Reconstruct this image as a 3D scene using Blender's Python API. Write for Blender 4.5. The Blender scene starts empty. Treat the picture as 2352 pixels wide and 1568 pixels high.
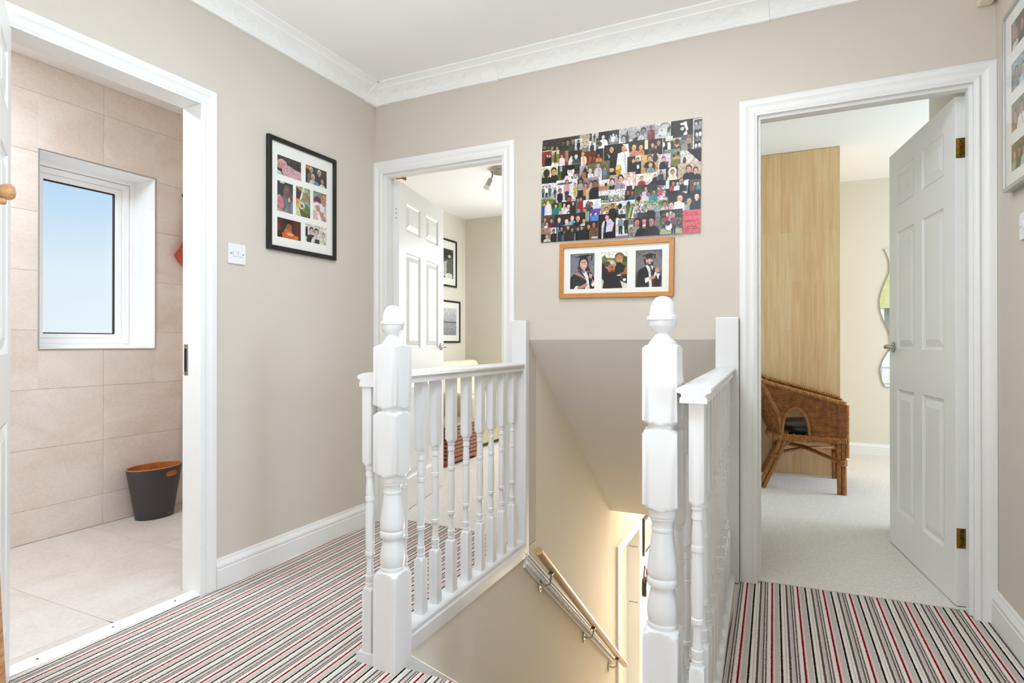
import bpy, bmesh, math, random
import numpy as np
from mathutils import Matrix, Vector
random.seed(7); np.random.seed(7)
SC = bpy.context.scene
COL = SC.collection
PI = math.pi
# ------------------------------------------------------------------ camera, sky, lights, exposure
cd = bpy.data.cameras.new('camera'); cam = bpy.data.objects.new('camera', cd); COL.objects.link(cam)
cd.sensor_width = 36.0; cd.lens = 36.0*1331.1/2352.0; cd.clip_start = 0.02
cam.location = (0, 0, 1.0171)
cam.rotation_euler = (math.radians(90.1486), 0.0, math.radians(25.4932))
SC.camera = cam
w = bpy.data.worlds.new('sky'); SC.world = w; w.use_nodes = True
nt = w.node_tree; nt.nodes.clear()
tc = nt.nodes.new('ShaderNodeTexCoord'); sep = nt.nodes.new('ShaderNodeSeparateXYZ')
cr = nt.nodes.new('ShaderNodeValToRGB'); bg = nt.nodes.new('ShaderNodeBackground'); wo = nt.nodes.new('ShaderNodeOutputWorld')
nt.links.new(tc.outputs['Generated'], sep.inputs[0]); nt.links.new(sep.outputs['Z'], cr.inputs[0])
cr.color_ramp.elements[0].position = 0.0; cr.color_ramp.elements[0].color = (0.80, 0.90, 0.95, 1)
cr.color_ramp.elements[1].position = 0.75; cr.color_ramp.elements[1].color = (0.12, 0.30, 0.68, 1)
e = cr.color_ramp.elements.new(0.10); e.color = (0.74, 0.87, 0.95, 1)
e = cr.color_ramp.elements.new(0.25); e.color = (0.42, 0.66, 0.92, 1)
nt.links.new(cr.outputs[0], bg.inputs[0]); bg.inputs[1].default_value = 1.0
nt.links.new(bg.outputs[0], wo.inputs[0])

def area(name, loc, target, sx, sy, power, color=(1, 1, 1)):
    l = bpy.data.lights.new(name, 'AREA'); l.shape = 'RECTANGLE'; l.size = sx; l.size_y = sy
    l.energy = power; l.color = color
    o = bpy.data.objects.new(name, l); COL.objects.link(o); o.location = loc
    o.rotation_euler = (Vector(target)-Vector(loc)).to_track_quat('-Z', 'Y').to_euler()
    return o
area('landing_up_fill', (-0.70, -0.75, 0.40), (-0.70, -0.75, 2.4), 1.2, 0.8, 34.0, (0.95, 0.97, 1.0))  # added fill behind the camera, facing up to brighten the ceiling
area('landing_down_fill', (-0.62, 1.65, 2.43), (-0.62, 1.65, 0), 0.9, 0.6, 12.5, (0.93, 0.97, 1.0))  # added fill above the view, evens out the light over the landing
pl_l = bpy.data.lights.new('landing_point_fill', 'POINT'); pl_l.energy = 37.0; pl_l.color = (0.70, 0.84, 1.0); pl_l.shadow_soft_size = 0.22  # added point fill without a fitting, lifts the landing walls and ceiling
pl_o = bpy.data.objects.new('landing_point_fill', pl_l); COL.objects.link(pl_o); pl_o.location = (-0.55, 0.75, 1.95)
area('side_room_daylight', (3.55, -0.30, 1.50), (0.0, 1.15, 1.10), 0.62, 0.9, 60.0, (0.64, 0.79, 1.0))
area('bathroom_fill', (-2.75, 0.75, 2.42), (-2.80, 1.0, 0), 0.6, 1.2, 44.0, (0.78, 0.89, 1.0))  # added fill out of view, brightens the bathroom
area('left_bedroom_daylight', (-1.75, 5.80, 1.40), (-2.6, 3.6, 0.7), 1.1, 1.2, 52.0, (0.86, 0.92, 1.0))
area('left_bedroom_fill', (-1.75, 4.20, 0.40), (-1.9, 4.3, 2.4), 0.6, 0.8, 5.0, (0.87, 0.94, 1.0))  # added upward fill hidden behind the wall, lifts the left bedroom
area('right_bedroom_daylight', (2.85, 4.75, 1.50), (0.0, 4.3, 0.4), 1.4, 1.2, 86.0, (0.71, 0.84, 1.0))
area('hall_light', (-0.70, 5.05, -0.30), (-0.75, 4.6, -2.6), 0.5, 0.8, 4.0, (1.0, 0.92, 0.79))
area('hall_fill', (-0.80, 6.30, -1.50), (-0.70, 3.0, 0.2), 0.6, 1.2, 74.0, (1.0, 0.93, 0.77))  # added warm fill with no door behind it, brightens soffit and stair wall
sl_ = bpy.data.lights.new('sun', 'SUN'); sl_.energy = 5.0; sl_.angle = math.radians(12); sl_.color = (1.0, 0.97, 0.92)
so_ = bpy.data.objects.new('sun', sl_); COL.objects.link(so_); so_.location = (-8, -3, 6); so_.rotation_euler = Vector((0.75, 0.45, -0.42)).to_track_quat('-Z', 'Y').to_euler()
vs = SC.view_settings; vs.view_transform = 'Standard'; vs.look = 'None'; vs.gamma = 1.0
vs.exposure = 0.06; vs.use_curve_mapping = False
SC.display_settings.display_device = 'sRGB'
cy = SC.cycles
cy.use_denoising = True; cy.max_bounces = 10; cy.diffuse_bounces = 7; cy.glossy_bounces = 4
cy.transmission_bounces = 6; cy.sample_clamp_indirect = 6.0; cy.caustics_reflective = False; cy.caustics_refractive = False

# ------------------------------------------------------------------ helpers
def lin(c):
    return tuple((x/12.92 if x <= 0.04045 else ((x+0.055)/1.055)**2.4) for x in c)
def rgb(r, g, b): return lin((r/255.0, g/255.0, b/255.0))

def mat(name, col, rough=0.5, metal=0.0, spec=0.5, vary=0.0, vscale=6.0, bump=0.0, bscale=200.0, stretch=(1, 1, 1), col2=None, coat=0.0):
    m = bpy.data.materials.new(name); m.use_nodes = True
    t = m.node_tree; b = t.nodes['Principled BSDF']
    b.inputs['Base Color'].default_value = (*col, 1); b.inputs['Roughness'].default_value = rough
    b.inputs['Metallic'].default_value = metal; b.inputs['Specular IOR Level'].default_value = spec
    if coat: b.inputs['Coat Weight'].default_value = coat; b.inputs['Coat Roughness'].default_value = 0.12
    if vary or bump:
        tc = t.nodes.new('ShaderNodeTexCoord'); mp = t.nodes.new('ShaderNodeMapping'); mp.inputs['Scale'].default_value = stretch
        t.links.new(tc.outputs['Object'], mp.inputs[0])
    if vary:
        n = t.nodes.new('ShaderNodeTexNoise'); n.inputs['Scale'].default_value = vscale; n.inputs['Detail'].default_value = 6
        n.inputs['Roughness'].default_value = 0.6
        r = t.nodes.new('ShaderNodeValToRGB')
        c2 = col2 if col2 else tuple(max(0, c*(1-vary)) for c in col)
        r.color_ramp.elements[0].position = 0.32; r.color_ramp.elements[0].color = (*c2, 1)
        r.color_ramp.elements[1].position = 0.68; r.color_ramp.elements[1].color = (*col, 1)
        t.links.new(mp.outputs[0], n.inputs['Vector']); t.links.new(n.outputs['Fac'], r.inputs[0])
        t.links.new(r.outputs[0], b.inputs['Base Color'])
    if bump:
        n2 = t.nodes.new('ShaderNodeTexNoise'); n2.inputs['Scale'].default_value = bscale; n2.inputs['Detail'].default_value = 3
        bp = t.nodes.new('ShaderNodeBump'); bp.inputs['Strength'].default_value = bump; bp.inputs['Distance'].default_value = 0.002
        t.links.new(mp.outputs[0], n2.inputs['Vector']); t.links.new(n2.outputs['Fac'], bp.inputs['Height'])
        t.links.new(bp.outputs[0], b.inputs['Normal'])
    return m

M = {}
M['wall'] = mat('cream_wall_paint', rgb(204, 196, 184), 0.75, spec=0.25, vary=0.015, vscale=3, bump=0.06, bscale=350)
M['wallbed'] = mat('pale_cream_wall_paint', rgb(217, 213, 199), 0.75, spec=0.25, bump=0.05, bscale=350)
M['soffit'] = mat('soffit_paint', rgb(232, 229, 225), 0.75, spec=0.25, bump=0.05, bscale=350)
M['stairwall'] = mat('stair_wall_paint', rgb(225, 217, 203), 0.75, spec=0.25, bump=0.05, bscale=350)
M['ceil'] = mat('white_ceiling_paint', rgb(244, 243, 241), 0.85, spec=0.2)
M['gloss'] = mat('white_gloss_paint', rgb(222, 222, 222), 0.28, spec=0.5)
M['satin'] = mat('white_satin_paint', rgb(230, 230, 228), 0.38, spec=0.45)
M['plaster'] = mat('white_plaster', rgb(240, 240, 237), 0.75, spec=0.25)
M['upvc'] = mat('white_upvc', rgb(245, 245, 244), 0.3)
M['steel'] = mat('brushed_steel', rgb(175, 172, 166), 0.28, 1.0)
M['brass'] = mat('worn_brass', rgb(176, 140, 62), 0.32, 1.0, vary=0.4, vscale=60, col2=rgb(110, 84, 40))
M['alu'] = mat('aluminium', rgb(190, 192, 190), 0.35, 0.85)
M['black'] = mat('black_lacquer', rgb(20, 19, 19), 0.3)
M['dark'] = mat('dark_gap', rgb(24, 22, 22), 0.8)
M['mount'] = mat('white_picture_mount', rgb(238, 237, 232), 0.8, spec=0.2)
M['oak'] = mat('beech_frame_wood', rgb(196, 138, 70), 0.45, vary=0.25, vscale=8, stretch=(4, 30, 30), col2=rgb(178, 116, 54))
M['rail'] = mat('pale_varnished_pine', rgb(206, 172, 122), 0.3, vary=0.3, vscale=5, stretch=(40, 4, 40), col2=rgb(172, 132, 82), coat=0.3)
M['ply'] = mat('orange_plywood', rgb(196, 112, 48), 0.4, vary=0.3, vscale=8, stretch=(3, 3, 12), col2=rgb(160, 84, 34))
M['charcoal'] = mat('charcoal_lacquer', rgb(62, 58, 60), 0.5)
M['coral'] = mat('coral_terry', rgb(206, 104, 84), 0.95, spec=0.1, vary=0.2, vscale=90, bump=0.8, bscale=400)
M['pinkstripe'] = mat('pink_terry', rgb(206, 164, 168), 0.95, spec=0.1, vary=0.4, vscale=30, stretch=(1, 30, 1), col2=rgb(240, 226, 224), bump=0.8, bscale=400)
M['leather'] = mat('cream_leather', rgb(232, 226, 202), 0.38, vary=0.1, vscale=5, bump=0.2, bscale=120)
M['leather2'] = mat('olive_cream_leather', rgb(196, 186, 146), 0.42, vary=0.12, vscale=5, bump=0.2, bscale=120)
M['chest'] = mat('reddish_wood', rgb(166, 112, 92), 0.4, vary=0.3, vscale=10, stretch=(20, 3, 30), col2=rgb(130, 78, 60))
M['chesttop'] = mat('reddish_wood_top', rgb(206, 160, 138), 0.18, vary=0.2, vscale=10, stretch=(20, 3, 30))
M['cushion'] = mat('black_vinyl', rgb(18, 26, 36), 0.28)
M['rattan'] = mat('rattan_pole', rgb(176, 116, 54), 0.32, vary=0.4, vscale=14, stretch=(6, 6, 2), col2=rgb(122, 70, 28), coat=0.25)
M['weave'] = mat('woven_cane', rgb(174, 112, 54), 0.42, vary=0.5, vscale=26, col2=rgb(112, 64, 26))
M['braid'] = mat('braided_cane', rgb(200, 142, 76), 0.42, vary=0.5, vscale=60, col2=rgb(132, 80, 36))
M['ink'] = mat('ink', rgb(28, 24, 24), 0.7)
M['redink'] = mat('dark_red_ink', rgb(96, 22, 34), 0.7)
M['bagleather'] = mat('black_bag_leather', rgb(22, 20, 20), 0.4)
M['strap'] = mat('brown_strap_leather', rgb(96, 56, 34), 0.45)
M['rawwood'] = mat('timber_wedge_wood', rgb(164, 100, 48), 0.55, vary=0.2, vscale=20)
M['peg'] = mat('turned_pine', rgb(206, 160, 112), 0.45, vary=0.45, vscale=24, stretch=(1, 1, 5), col2=rgb(158, 108, 66))
M['switch'] = mat('white_switch_plastic', rgb(226, 226, 228), 0.35)
M['blind'] = mat('green_blind_fabric', rgb(196, 196, 130), 0.9, vary=0.3, vscale=9, col2=rgb(226, 222, 176))
M['sensor'] = mat('cream_plastic', rgb(232, 222, 196), 0.4)

def mirror_mat():
    m = mat('mirror_silver', (0.93, 0.94, 0.92), 0.02, 1.0); return m
M['mirror'] = mirror_mat()
def glass_mat(name='window_glass'):
    m = bpy.data.materials.new(name); m.use_nodes = True; t = m.node_tree
    for n in list(t.nodes): t.nodes.remove(n)
    o = t.nodes.new('ShaderNodeOutputMaterial'); tr = t.nodes.new('ShaderNodeBsdfTransparent'); gl = t.nodes.new('ShaderNodeBsdfGlossy')
    mx = t.nodes.new('ShaderNodeMixShader'); fr = t.nodes.new('ShaderNodeFresnel'); fr.inputs[0].default_value = 1.45
    gl.inputs['Roughness'].default_value = 0.02; tr.inputs[0].default_value = (0.99, 0.992, 0.99, 1)
    ge = t.nodes.new('ShaderNodeNewGeometry'); ml = t.nodes.new('ShaderNodeMath'); ml.operation = 'SUBTRACT'; ml.use_clamp = True
    t.links.new(fr.outputs[0], ml.inputs[0]); t.links.new(ge.outputs['Backfacing'], ml.inputs[1])
    t.links.new(ml.outputs[0], mx.inputs[0]); t.links.new(tr.outputs[0], mx.inputs[1]); t.links.new(gl.outputs[0], mx.inputs[2])
    t.links.new(mx.outputs[0], o.inputs[0]); return m
M['glass'] = glass_mat()

def photo_mat():
    m = mat('photo_print', (0.5, 0.5, 0.5), 0.32, spec=0.35); t = m.node_tree
    a = t.nodes.new('ShaderNodeAttribute'); a.attribute_name = 'Col'
    t.links.new(a.outputs['Color'], t.nodes['Principled BSDF'].inputs['Base Color']); return m
M['photo'] = photo_mat()

def stone_mat(name, base, dark, rough):
    m = mat(name, base, rough, spec=0.4); t = m.node_tree; b = t.nodes['Principled BSDF']
    tc = t.nodes.new('ShaderNodeTexCoord'); oi = t.nodes.new('ShaderNodeObjectInfo')
    add = t.nodes.new('ShaderNodeVectorMath'); add.operation = 'MULTIPLY_ADD'
    add.inputs[1].default_value = (1, 1, 1)
    cmb = t.nodes.new('ShaderNodeCombineXYZ'); ml = t.nodes.new('ShaderNodeMath'); ml.operation = 'MULTIPLY'; ml.inputs[1].default_value = 37.0
    t.links.new(oi.outputs['Random'], ml.inputs[0])
    for i in range(3): t.links.new(ml.outputs[0], cmb.inputs[i])
    t.links.new(tc.outputs['Object'], add.inputs[0]); t.links.new(cmb.outputs[0], add.inputs[2])
    mp = t.nodes.new('ShaderNodeMapping'); mp.inputs['Scale'].default_value = (1.0, 1.0, 1.7); mp.inputs['Rotation'].default_value = (0.35, 0, 0)
    t.links.new(add.outputs[0], mp.inputs[0])
    n = t.nodes.new('ShaderNodeTexNoise'); n.inputs['Scale'].default_value = 2.6; n.inputs['Detail'].default_value = 9; n.inputs['Roughness'].default_value = 0.62
    n.inputs['Distortion'].default_value = 0.6
    t.links.new(mp.outputs[0], n.inputs['Vector'])
    r = t.nodes.new('ShaderNodeValToRGB')
    r.color_ramp.elements[0].position = 0.30; r.color_ramp.elements[0].color = (*dark, 1)
    r.color_ramp.elements[1].position = 0.66; r.color_ramp.elements[1].color = (*base, 1)
    t.links.new(n.outputs['Fac'], r.inputs[0])
    n2 = t.nodes.new('ShaderNodeTexNoise'); n2.inputs['Scale'].default_value = 60; n2.inputs['Detail'].default_value = 5
    t.links.new(mp.outputs[0], n2.inputs['Vector'])
    mx = t.nodes.new('ShaderNodeMix'); mx.data_type = 'RGBA'; mx.blend_type = 'OVERLAY'; mx.inputs[0].default_value = 0.08
    g = t.nodes.new('ShaderNodeValToRGB'); g.color_ramp.elements[0].position = 0.3; g.color_ramp.elements[1].position = 0.7
    t.links.new(n2.outputs['Fac'], g.inputs[0])
    t.links.new(r.outputs[0], mx.inputs[6]); t.links.new(g.outputs[0], mx.inputs[7])
    t.links.new(mx.outputs[2], b.inputs['Base Color']); return m
M['tile'] = stone_mat('pink_beige_stone_tile', rgb(224, 212, 202), rgb(211, 194, 180), 0.42)
M['ftile'] = stone_mat('pale_stone_floor_tile', rgb(212, 206, 200), rgb(200, 190, 180), 0.45)
M['grout'] = mat('grout', rgb(204, 188, 174), 0.9)

def carpet_mat(name, x0, y0, skew, period):
    m = mat(name, (0.5, 0.5, 0.5), 0.95, spec=0.1); t = m.node_tree; b = t.nodes['Principled BSDF']
    tc = t.nodes.new('ShaderNodeTexCoord'); sp = t.nodes.new('ShaderNodeSeparateXYZ')
    nz = t.nodes.new('ShaderNodeTexNoise'); nz.inputs['Scale'].default_value = 160; nz.inputs['Detail'].default_value = 2
    t.links.new(tc.outputs['Object'], nz.inputs['Vector']); t.links.new(tc.outputs['Object'], sp.inputs[0])
    def math_(op, a, bv=None, c=None):
        n = t.nodes.new('ShaderNodeMath'); n.operation = op
        for i, v in enumerate((a, bv, c)):
            if v is None: continue
            if isinstance(v, (int, float)): n.inputs[i].default_value = v
            else: t.links.new(v, n.inputs[i])
        return n.outputs[0]
    yy = math_('MULTIPLY', math_('SUBTRACT', sp.outputs['Y'], y0), skew)
    xx = math_('SUBTRACT', math_('SUBTRACT', sp.outputs['X'], x0), yy)
    xx = math_('ADD', xx, math_('MULTIPLY', math_('SUBTRACT', nz.outputs['Fac'], 0.5), 0.0045))
    fr = math_('FRACT', math_('ADD', math_('DIVIDE', xx, period), 100.06))
    cr = t.nodes.new('ShaderNodeValToRGB'); cr.color_ramp.interpolation = 'LINEAR'
    red = rgb(118, 4, 36); pink = rgb(240, 216, 212); salm = rgb(224, 174, 152); gre = rgb(196, 187, 181); crm = rgb(234, 227, 216); blk = rgb(24, 25, 28); brn = rgb(92, 81, 79); brn2 = rgb(98, 86, 84)
    stops = [(0.0, pink), (0.026, pink), (0.032, red), (0.088, red), (0.094, salm), (0.118, salm), (0.126, crm), (0.165, gre), (0.30, gre), (0.325, crm), (0.338, blk), (0.395, blk), (0.402, crm),
             (0.47, crm), (0.50, gre), (0.545, crm), (0.575, crm), (0.59, brn), (0.655, brn), (0.665, crm), (0.69, gre), (0.765, gre), (0.775, brn2), (0.812, brn2), (0.822, gre), (0.85, crm), (0.862, brn2), (0.895, brn2), (0.905, gre), (0.935, crm), (0.965, crm), (1.0, pink)]
    el = cr.color_ramp.elements
    el[0].position, el[0].color = stops[0][0], (*stops[0][1], 1); el[1].position, el[1].color = stops[-1][0], (*stops[-1][1], 1)
    for p, c in stops[1:-1]:
        q = el.new(p); q.color = (*c, 1)
    t.links.new(fr, cr.inputs[0])
    n3 = t.nodes.new('ShaderNodeTexNoise'); n3.inputs['Scale'].default_value = 420; n3.inputs['Detail'].default_value = 2
    t.links.new(tc.outputs['Object'], n3.inputs['Vector'])
    mx = t.nodes.new('ShaderNodeMix'); mx.data_type = 'RGBA'; mx.blend_type = 'OVERLAY'; mx.inputs[0].default_value = 0.30
    t.links.new(cr.outputs[0], mx.inputs[6]); t.links.new(n3.outputs['Fac'], mx.inputs[7])
    t.links.new(mx.outputs[2], b.inputs['Base Color'])
    rib = math_('ABSOLUTE', math_('SINE', math_('MULTIPLY', xx, PI/0.0059)))
    hh = math_('ADD', rib, math_('MULTIPLY', n3.outputs['Fac'], 1.2))
    bp = t.nodes.new('ShaderNodeBump'); bp.inputs['Strength'].default_value = 0.5; bp.inputs['Distance'].default_value = 0.004
    t.links.new(hh, bp.inputs['Height']); t.links.new(bp.outputs[0], b.inputs['Normal'])
    return m
M['carpetL'] = carpet_mat('striped_carpet_main', -1.988, 1.356, -0.035, 0.0978)
M['carpetR'] = carpet_mat('striped_carpet_side', -0.062, 2.640, -0.0219, 0.0951)
M['beige'] = mat('beige_cut_pile_carpet', rgb(232, 228, 222), 0.97, spec=0.05, vary=0.12, vscale=120, bump=0.9, bscale=260, col2=rgb(210, 204, 196))
def maple():
    m = mat('maple_veneer', rgb(222, 188, 138), 0.42); t = m.node_tree; b = t.nodes['Principled BSDF']
    tc = t.nodes.new('ShaderNodeTexCoord'); mp = t.nodes.new('ShaderNodeMapping'); mp.inputs['Scale'].default_value = (16, 1, 0.9)
    br = t.nodes.new('ShaderNodeTexBrick')
    mp2 = t.nodes.new('ShaderNodeMapping'); mp2.inputs['Rotation'].default_value = (PI/2, 0, PI/2)
    t.links.new(tc.outputs['Object'], mp2.inputs[0]); t.links.new(mp2.outputs[0], br.inputs['Vector'])
    br.inputs['Scale'].default_value = 1.0; br.inputs['Brick Width'].default_value = 0.75; br.inputs['Row Height'].default_value = 0.078
    br.inputs['Mortar Size'].default_value = 0.0; br.inputs['Color1'].default_value = (0, 0, 0, 1); br.inputs['Color2'].default_value = (1, 1, 1, 1); br.inputs['Bias'].default_value = 0
    n = t.nodes.new('ShaderNodeTexNoise'); n.inputs['Scale'].default_value = 3.2; n.inputs['Detail'].default_value = 7; n.inputs['Distortion'].default_value = 0.5
    t.links.new(tc.outputs['Object'], mp.inputs[0]); t.links.new(mp.outputs[0], n.inputs['Vector'])
    r = t.nodes.new('ShaderNodeValToRGB'); r.color_ramp.elements[0].position = 0.3; r.color_ramp.elements[0].color = (*rgb(220, 186, 138), 1)
    r.color_ramp.elements[1].position = 0.65; r.color_ramp.elements[1].color = (*rgb(236, 206, 160), 1)
    t.links.new(n.outputs['Fac'], r.inputs[0])
    mx = t.nodes.new('ShaderNodeMix'); mx.data_type = 'RGBA'; mx.blend_type = 'SOFT_LIGHT'; mx.inputs[0].default_value = 0.16
    t.links.new(r.outputs[0], mx.inputs[6]); t.links.new(br.outputs['Color'], mx.inputs[7]); t.links.new(mx.outputs[2], b.inputs['Base Color'])
    return m
M['maple'] = maple()

ORG = {}
def origin(o): return ORG.get(o.name, Vector((0, 0, 0)))
class MB:
    def __init__(s): s.v = []; s.f = []; s.m = []; s.cur = 0
    def face(s, idx): s.f.append(list(idx)); s.m.append(s.cur)
    def add(s, vs, fs):
        b = len(s.v); s.v += [tuple(x) for x in vs]
        for f in fs: s.face([b+i for i in f])
    def box(s, x0, x1, y0, y1, z0, z1):
        s.add([(x0, y0, z0), (x1, y0, z0), (x1, y1, z0), (x0, y1, z0), (x0, y0, z1), (x1, y0, z1), (x1, y1, z1), (x0, y1, z1)],
              [(0, 3, 2, 1), (4, 5, 6, 7), (0, 1, 5, 4), (1, 2, 6, 5), (2, 3, 7, 6), (3, 0, 4, 7)]); return s
    def prism(s, poly, a0, a1, axis):
        def P(p, a):
            return {'x': (a, p[0], p[1]), 'y': (p[0], a, p[1]), 'z': (p[0], p[1], a)}[axis]
        n = len(poly)
        s.add([P(p, a0) for p in poly]+[P(p, a1) for p in poly],
              [tuple(range(n))[::-1], tuple(range(n, 2*n))]+[(i, (i+1) % n, n+(i+1) % n, n+i) for i in range(n)]); return s
    def rings(s, rs, cap=True, closed=True):
        n = len(rs[0]); b = len(s.v)
        for r in rs: s.v += [tuple(x) for x in r]
        for k in range(len(rs)-1):
            for i in range(n if closed else n-1):
                j = (i+1) % n; s.face([b+k*n+i, b+k*n+j, b+(k+1)*n+j, b+(k+1)*n+i])
        if cap:
            s.face([b+i for i in range(n)][::-1]); s.face([b+(len(rs)-1)*n+i for i in range(n)])
        return s
    def lathe(s, prof, c=(0, 0, 0), seg=24, axis='z', sq=None):
        rs = []
        for r, z in prof:
            ring = []
            for i in range(seg):
                t = 2*PI*i/seg; rr = r
                if sq: rr = min(r, sq/max(abs(math.cos(t)), abs(math.sin(t))))
                a, b_ = rr*math.cos(t), rr*math.sin(t)
                ring.append({'z': (c[0]+a, c[1]+b_, c[2]+z), 'x': (c[0]+z, c[1]+a, c[2]+b_), 'y': (c[0]+b_, c[1]+z, c[2]+a)}[axis])
            rs.append(ring)
        return s.rings(rs)
    def tube(s, path, r, seg=8, cap=True):
        P = [Vector(p) for p in path]; n = len(P); rs = []
        rad = r if isinstance(r, (list, tuple)) else [r]*n
        t0 = (P[1]-P[0]).normalized(); up = Vector((0, 0, 1)) if abs(t0.z) < 0.9 else Vector((1, 0, 0))
        u = t0.cross(up).normalized()
        for i in range(n):
            t = (P[min(i+1, n-1)]-P[max(i-1, 0)]).normalized()
            u = (u-t*u.dot(t)).normalized(); v = t.cross(u)
            rs.append([P[i]+(u*math.cos(2*PI*k/seg)+v*math.sin(2*PI*k/seg))*rad[i] for k in range(seg)])
        return s.rings(rs, cap)
    def xf(s, mtx):
        s.v = [tuple(mtx @ Vector(p)) for p in s.v]; return s
    def build(s, name, m, parent=None, smooth=None, bevel=0.0, bseg=2):
        me = bpy.data.meshes.new(name); og = origin(parent) if parent else Vector((0, 0, 0))
        me.from_pydata([(p[0]-og.x, p[1]-og.y, p[2]-og.z) for p in s.v], [], s.f)
        for k in (m if isinstance(m, (list, tuple)) else [m]): me.materials.append(k)
        if any(s.m): me.polygons.foreach_set('material_index', s.m)
        bm = bmesh.new(); bm.from_mesh(me); bmesh.ops.recalc_face_normals(bm, faces=bm.faces); bm.to_mesh(me); bm.free()
        if smooth is not None:
            me.shade_smooth(); me.set_sharp_from_angle(angle=math.radians(smooth))
        o = bpy.data.objects.new(name, me); COL.objects.link(o)
        if parent: o.parent = parent; ORG[o.name] = og.copy()
        if bevel:
            b = o.modifiers.new('bevel', 'BEVEL'); b.width = bevel; b.segments = bseg; b.limit_method = 'ANGLE'; b.angle_limit = math.radians(40)
            b.harden_normals = False
        return o
def tag(o, label=None, cat=None, group=None, kind=None):
    if label: o['label'] = label
    if cat: o['category'] = cat
    if group: o['group'] = group
    if kind: o['kind'] = kind
    return o
def thing(name, loc, label, cat, group=None):
    o = bpy.data.objects.new(name, None); COL.objects.link(o); o.location = loc; o.empty_display_size = 0.1
    ORG[o.name] = Vector(loc); return tag(o, label, cat, group)
def S(o, label=None): o['kind'] = 'structure'; return o
def slab(axis, a0, a1, ur, vr, holes=(), mb=None):
    mb = mb or MB()
    us = sorted(set([*ur]+[h for H in holes for h in H[:2] if ur[0] < h < ur[1]]))
    vv = sorted(set([*vr]+[h for H in holes for h in H[2:] if vr[0] < h < vr[1]]))
    def solid(i, j):
        if i < 0 or j < 0 or i >= len(us)-1 or j >= len(vv)-1: return False
        u = (us[i]+us[i+1])/2; v = (vv[j]+vv[j+1])/2
        return not any(H[0] < u < H[1] and H[2] < v < H[3] for H in holes)
    P = lambda u, v, a: {'x': (a, u, v), 'y': (u, a, v), 'z': (u, v, a)}[axis]
    idx = {}
    def V(i, j, k):
        key = (i, j, k)
        if key not in idx: idx[key] = len(mb.v); mb.v.append(P(us[i], vv[j], (a0, a1)[k]))
        return idx[key]
    for i in range(len(us)-1):
        for j in range(len(vv)-1):
            if not solid(i, j): continue
            for k in (0, 1): mb.face([V(i, j, k), V(i+1, j, k), V(i+1, j+1, k), V(i, j+1, k)])
            for (di, dj, e0, e1) in ((-1, 0, (i, j), (i, j+1)), (1, 0, (i+1, j), (i+1, j+1)), (0, -1, (i, j), (i+1, j)), (0, 1, (i, j+1), (i+1, j+1))):
                if not solid(i+di, j+dj): mb.face([V(*e0, 0), V(*e1, 0), V(*e1, 1), V(*e0, 1)])
    return mb
def copy_tree(o, parent=None):
    c = o.copy(); COL.objects.link(c)
    if parent: c.parent = parent
    for ch in list(o.children): copy_tree(ch, c)
    return c
def dup(root, dx, dy, dz=0.0):
    c = copy_tree(root); c.location = root.location+Vector((dx, dy, dz)); return c
# ------------------------------------------------------------------ the setting
L, D, R, CZ = -2.143, 2.669, 0.685, 2.466
fl = slab('z', -0.20, 0.0, (L-0.1, -0.19), (-1.2, 2.745), [(-1.19, 5, 1.497, 5)])
n0 = len(fl.f); fl.cur = 1
slab('z', -0.20, 0.0, (-0.19, R), (-1.2, 2.745), [], fl)
S(fl.build('floor', [M['carpetL'], M['carpetR']]))
S(slab('z', CZ, CZ+0.05, (L-0.1, R+0.1), (-1.3, D+0.1)).build('ceiling', M['ceil']))
S(slab('x', L-0.1, L, (-1.3, D+0.1), (-0.2, CZ), [(0.905, 1.59, 0.0, 2.005)]).build('wall_left', M['wall']))
S(slab('y', D, D+0.1, (L, R+0.1), (0.0, CZ), [(-2.11, -1.30, -1, 2.005), (-1.182, -0.24, -1, 1.033), (-0.143, 0.64, -1, 2.005)]).build('wall_back', M['wall']))
S(slab('x', R, R+0.1, (-1.3, D), (0.0, CZ), [(0.25, 1.10, -1, 2.0)]).build('wall_right', M['wall']))
S(slab('y', -1.3, -1.2, (L, R), (0.0, CZ)).build('wall_front', M['wall']))
# the side room whose window throws light through an open doorway beside the camera
sr = MB(); slab('z', -0.1, 0.0, (R, 3.8), (-1.4, 2.0), [], sr); slab('z', CZ, CZ+0.05, (R+0.1, 3.8), (-1.4, 2.0), [], sr)
slab('x', 3.7, 3.8, (-1.4, 2.0), (0, CZ), [], sr); slab('y', -1.5, -1.4, (R+0.1, 3.8), (0, CZ), [], sr); slab('y', 2.0, 2.1, (R+0.1, 3.8), (0, CZ), [], sr)
S(sr.build('wall_side_room', M['wallbed']))

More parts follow.
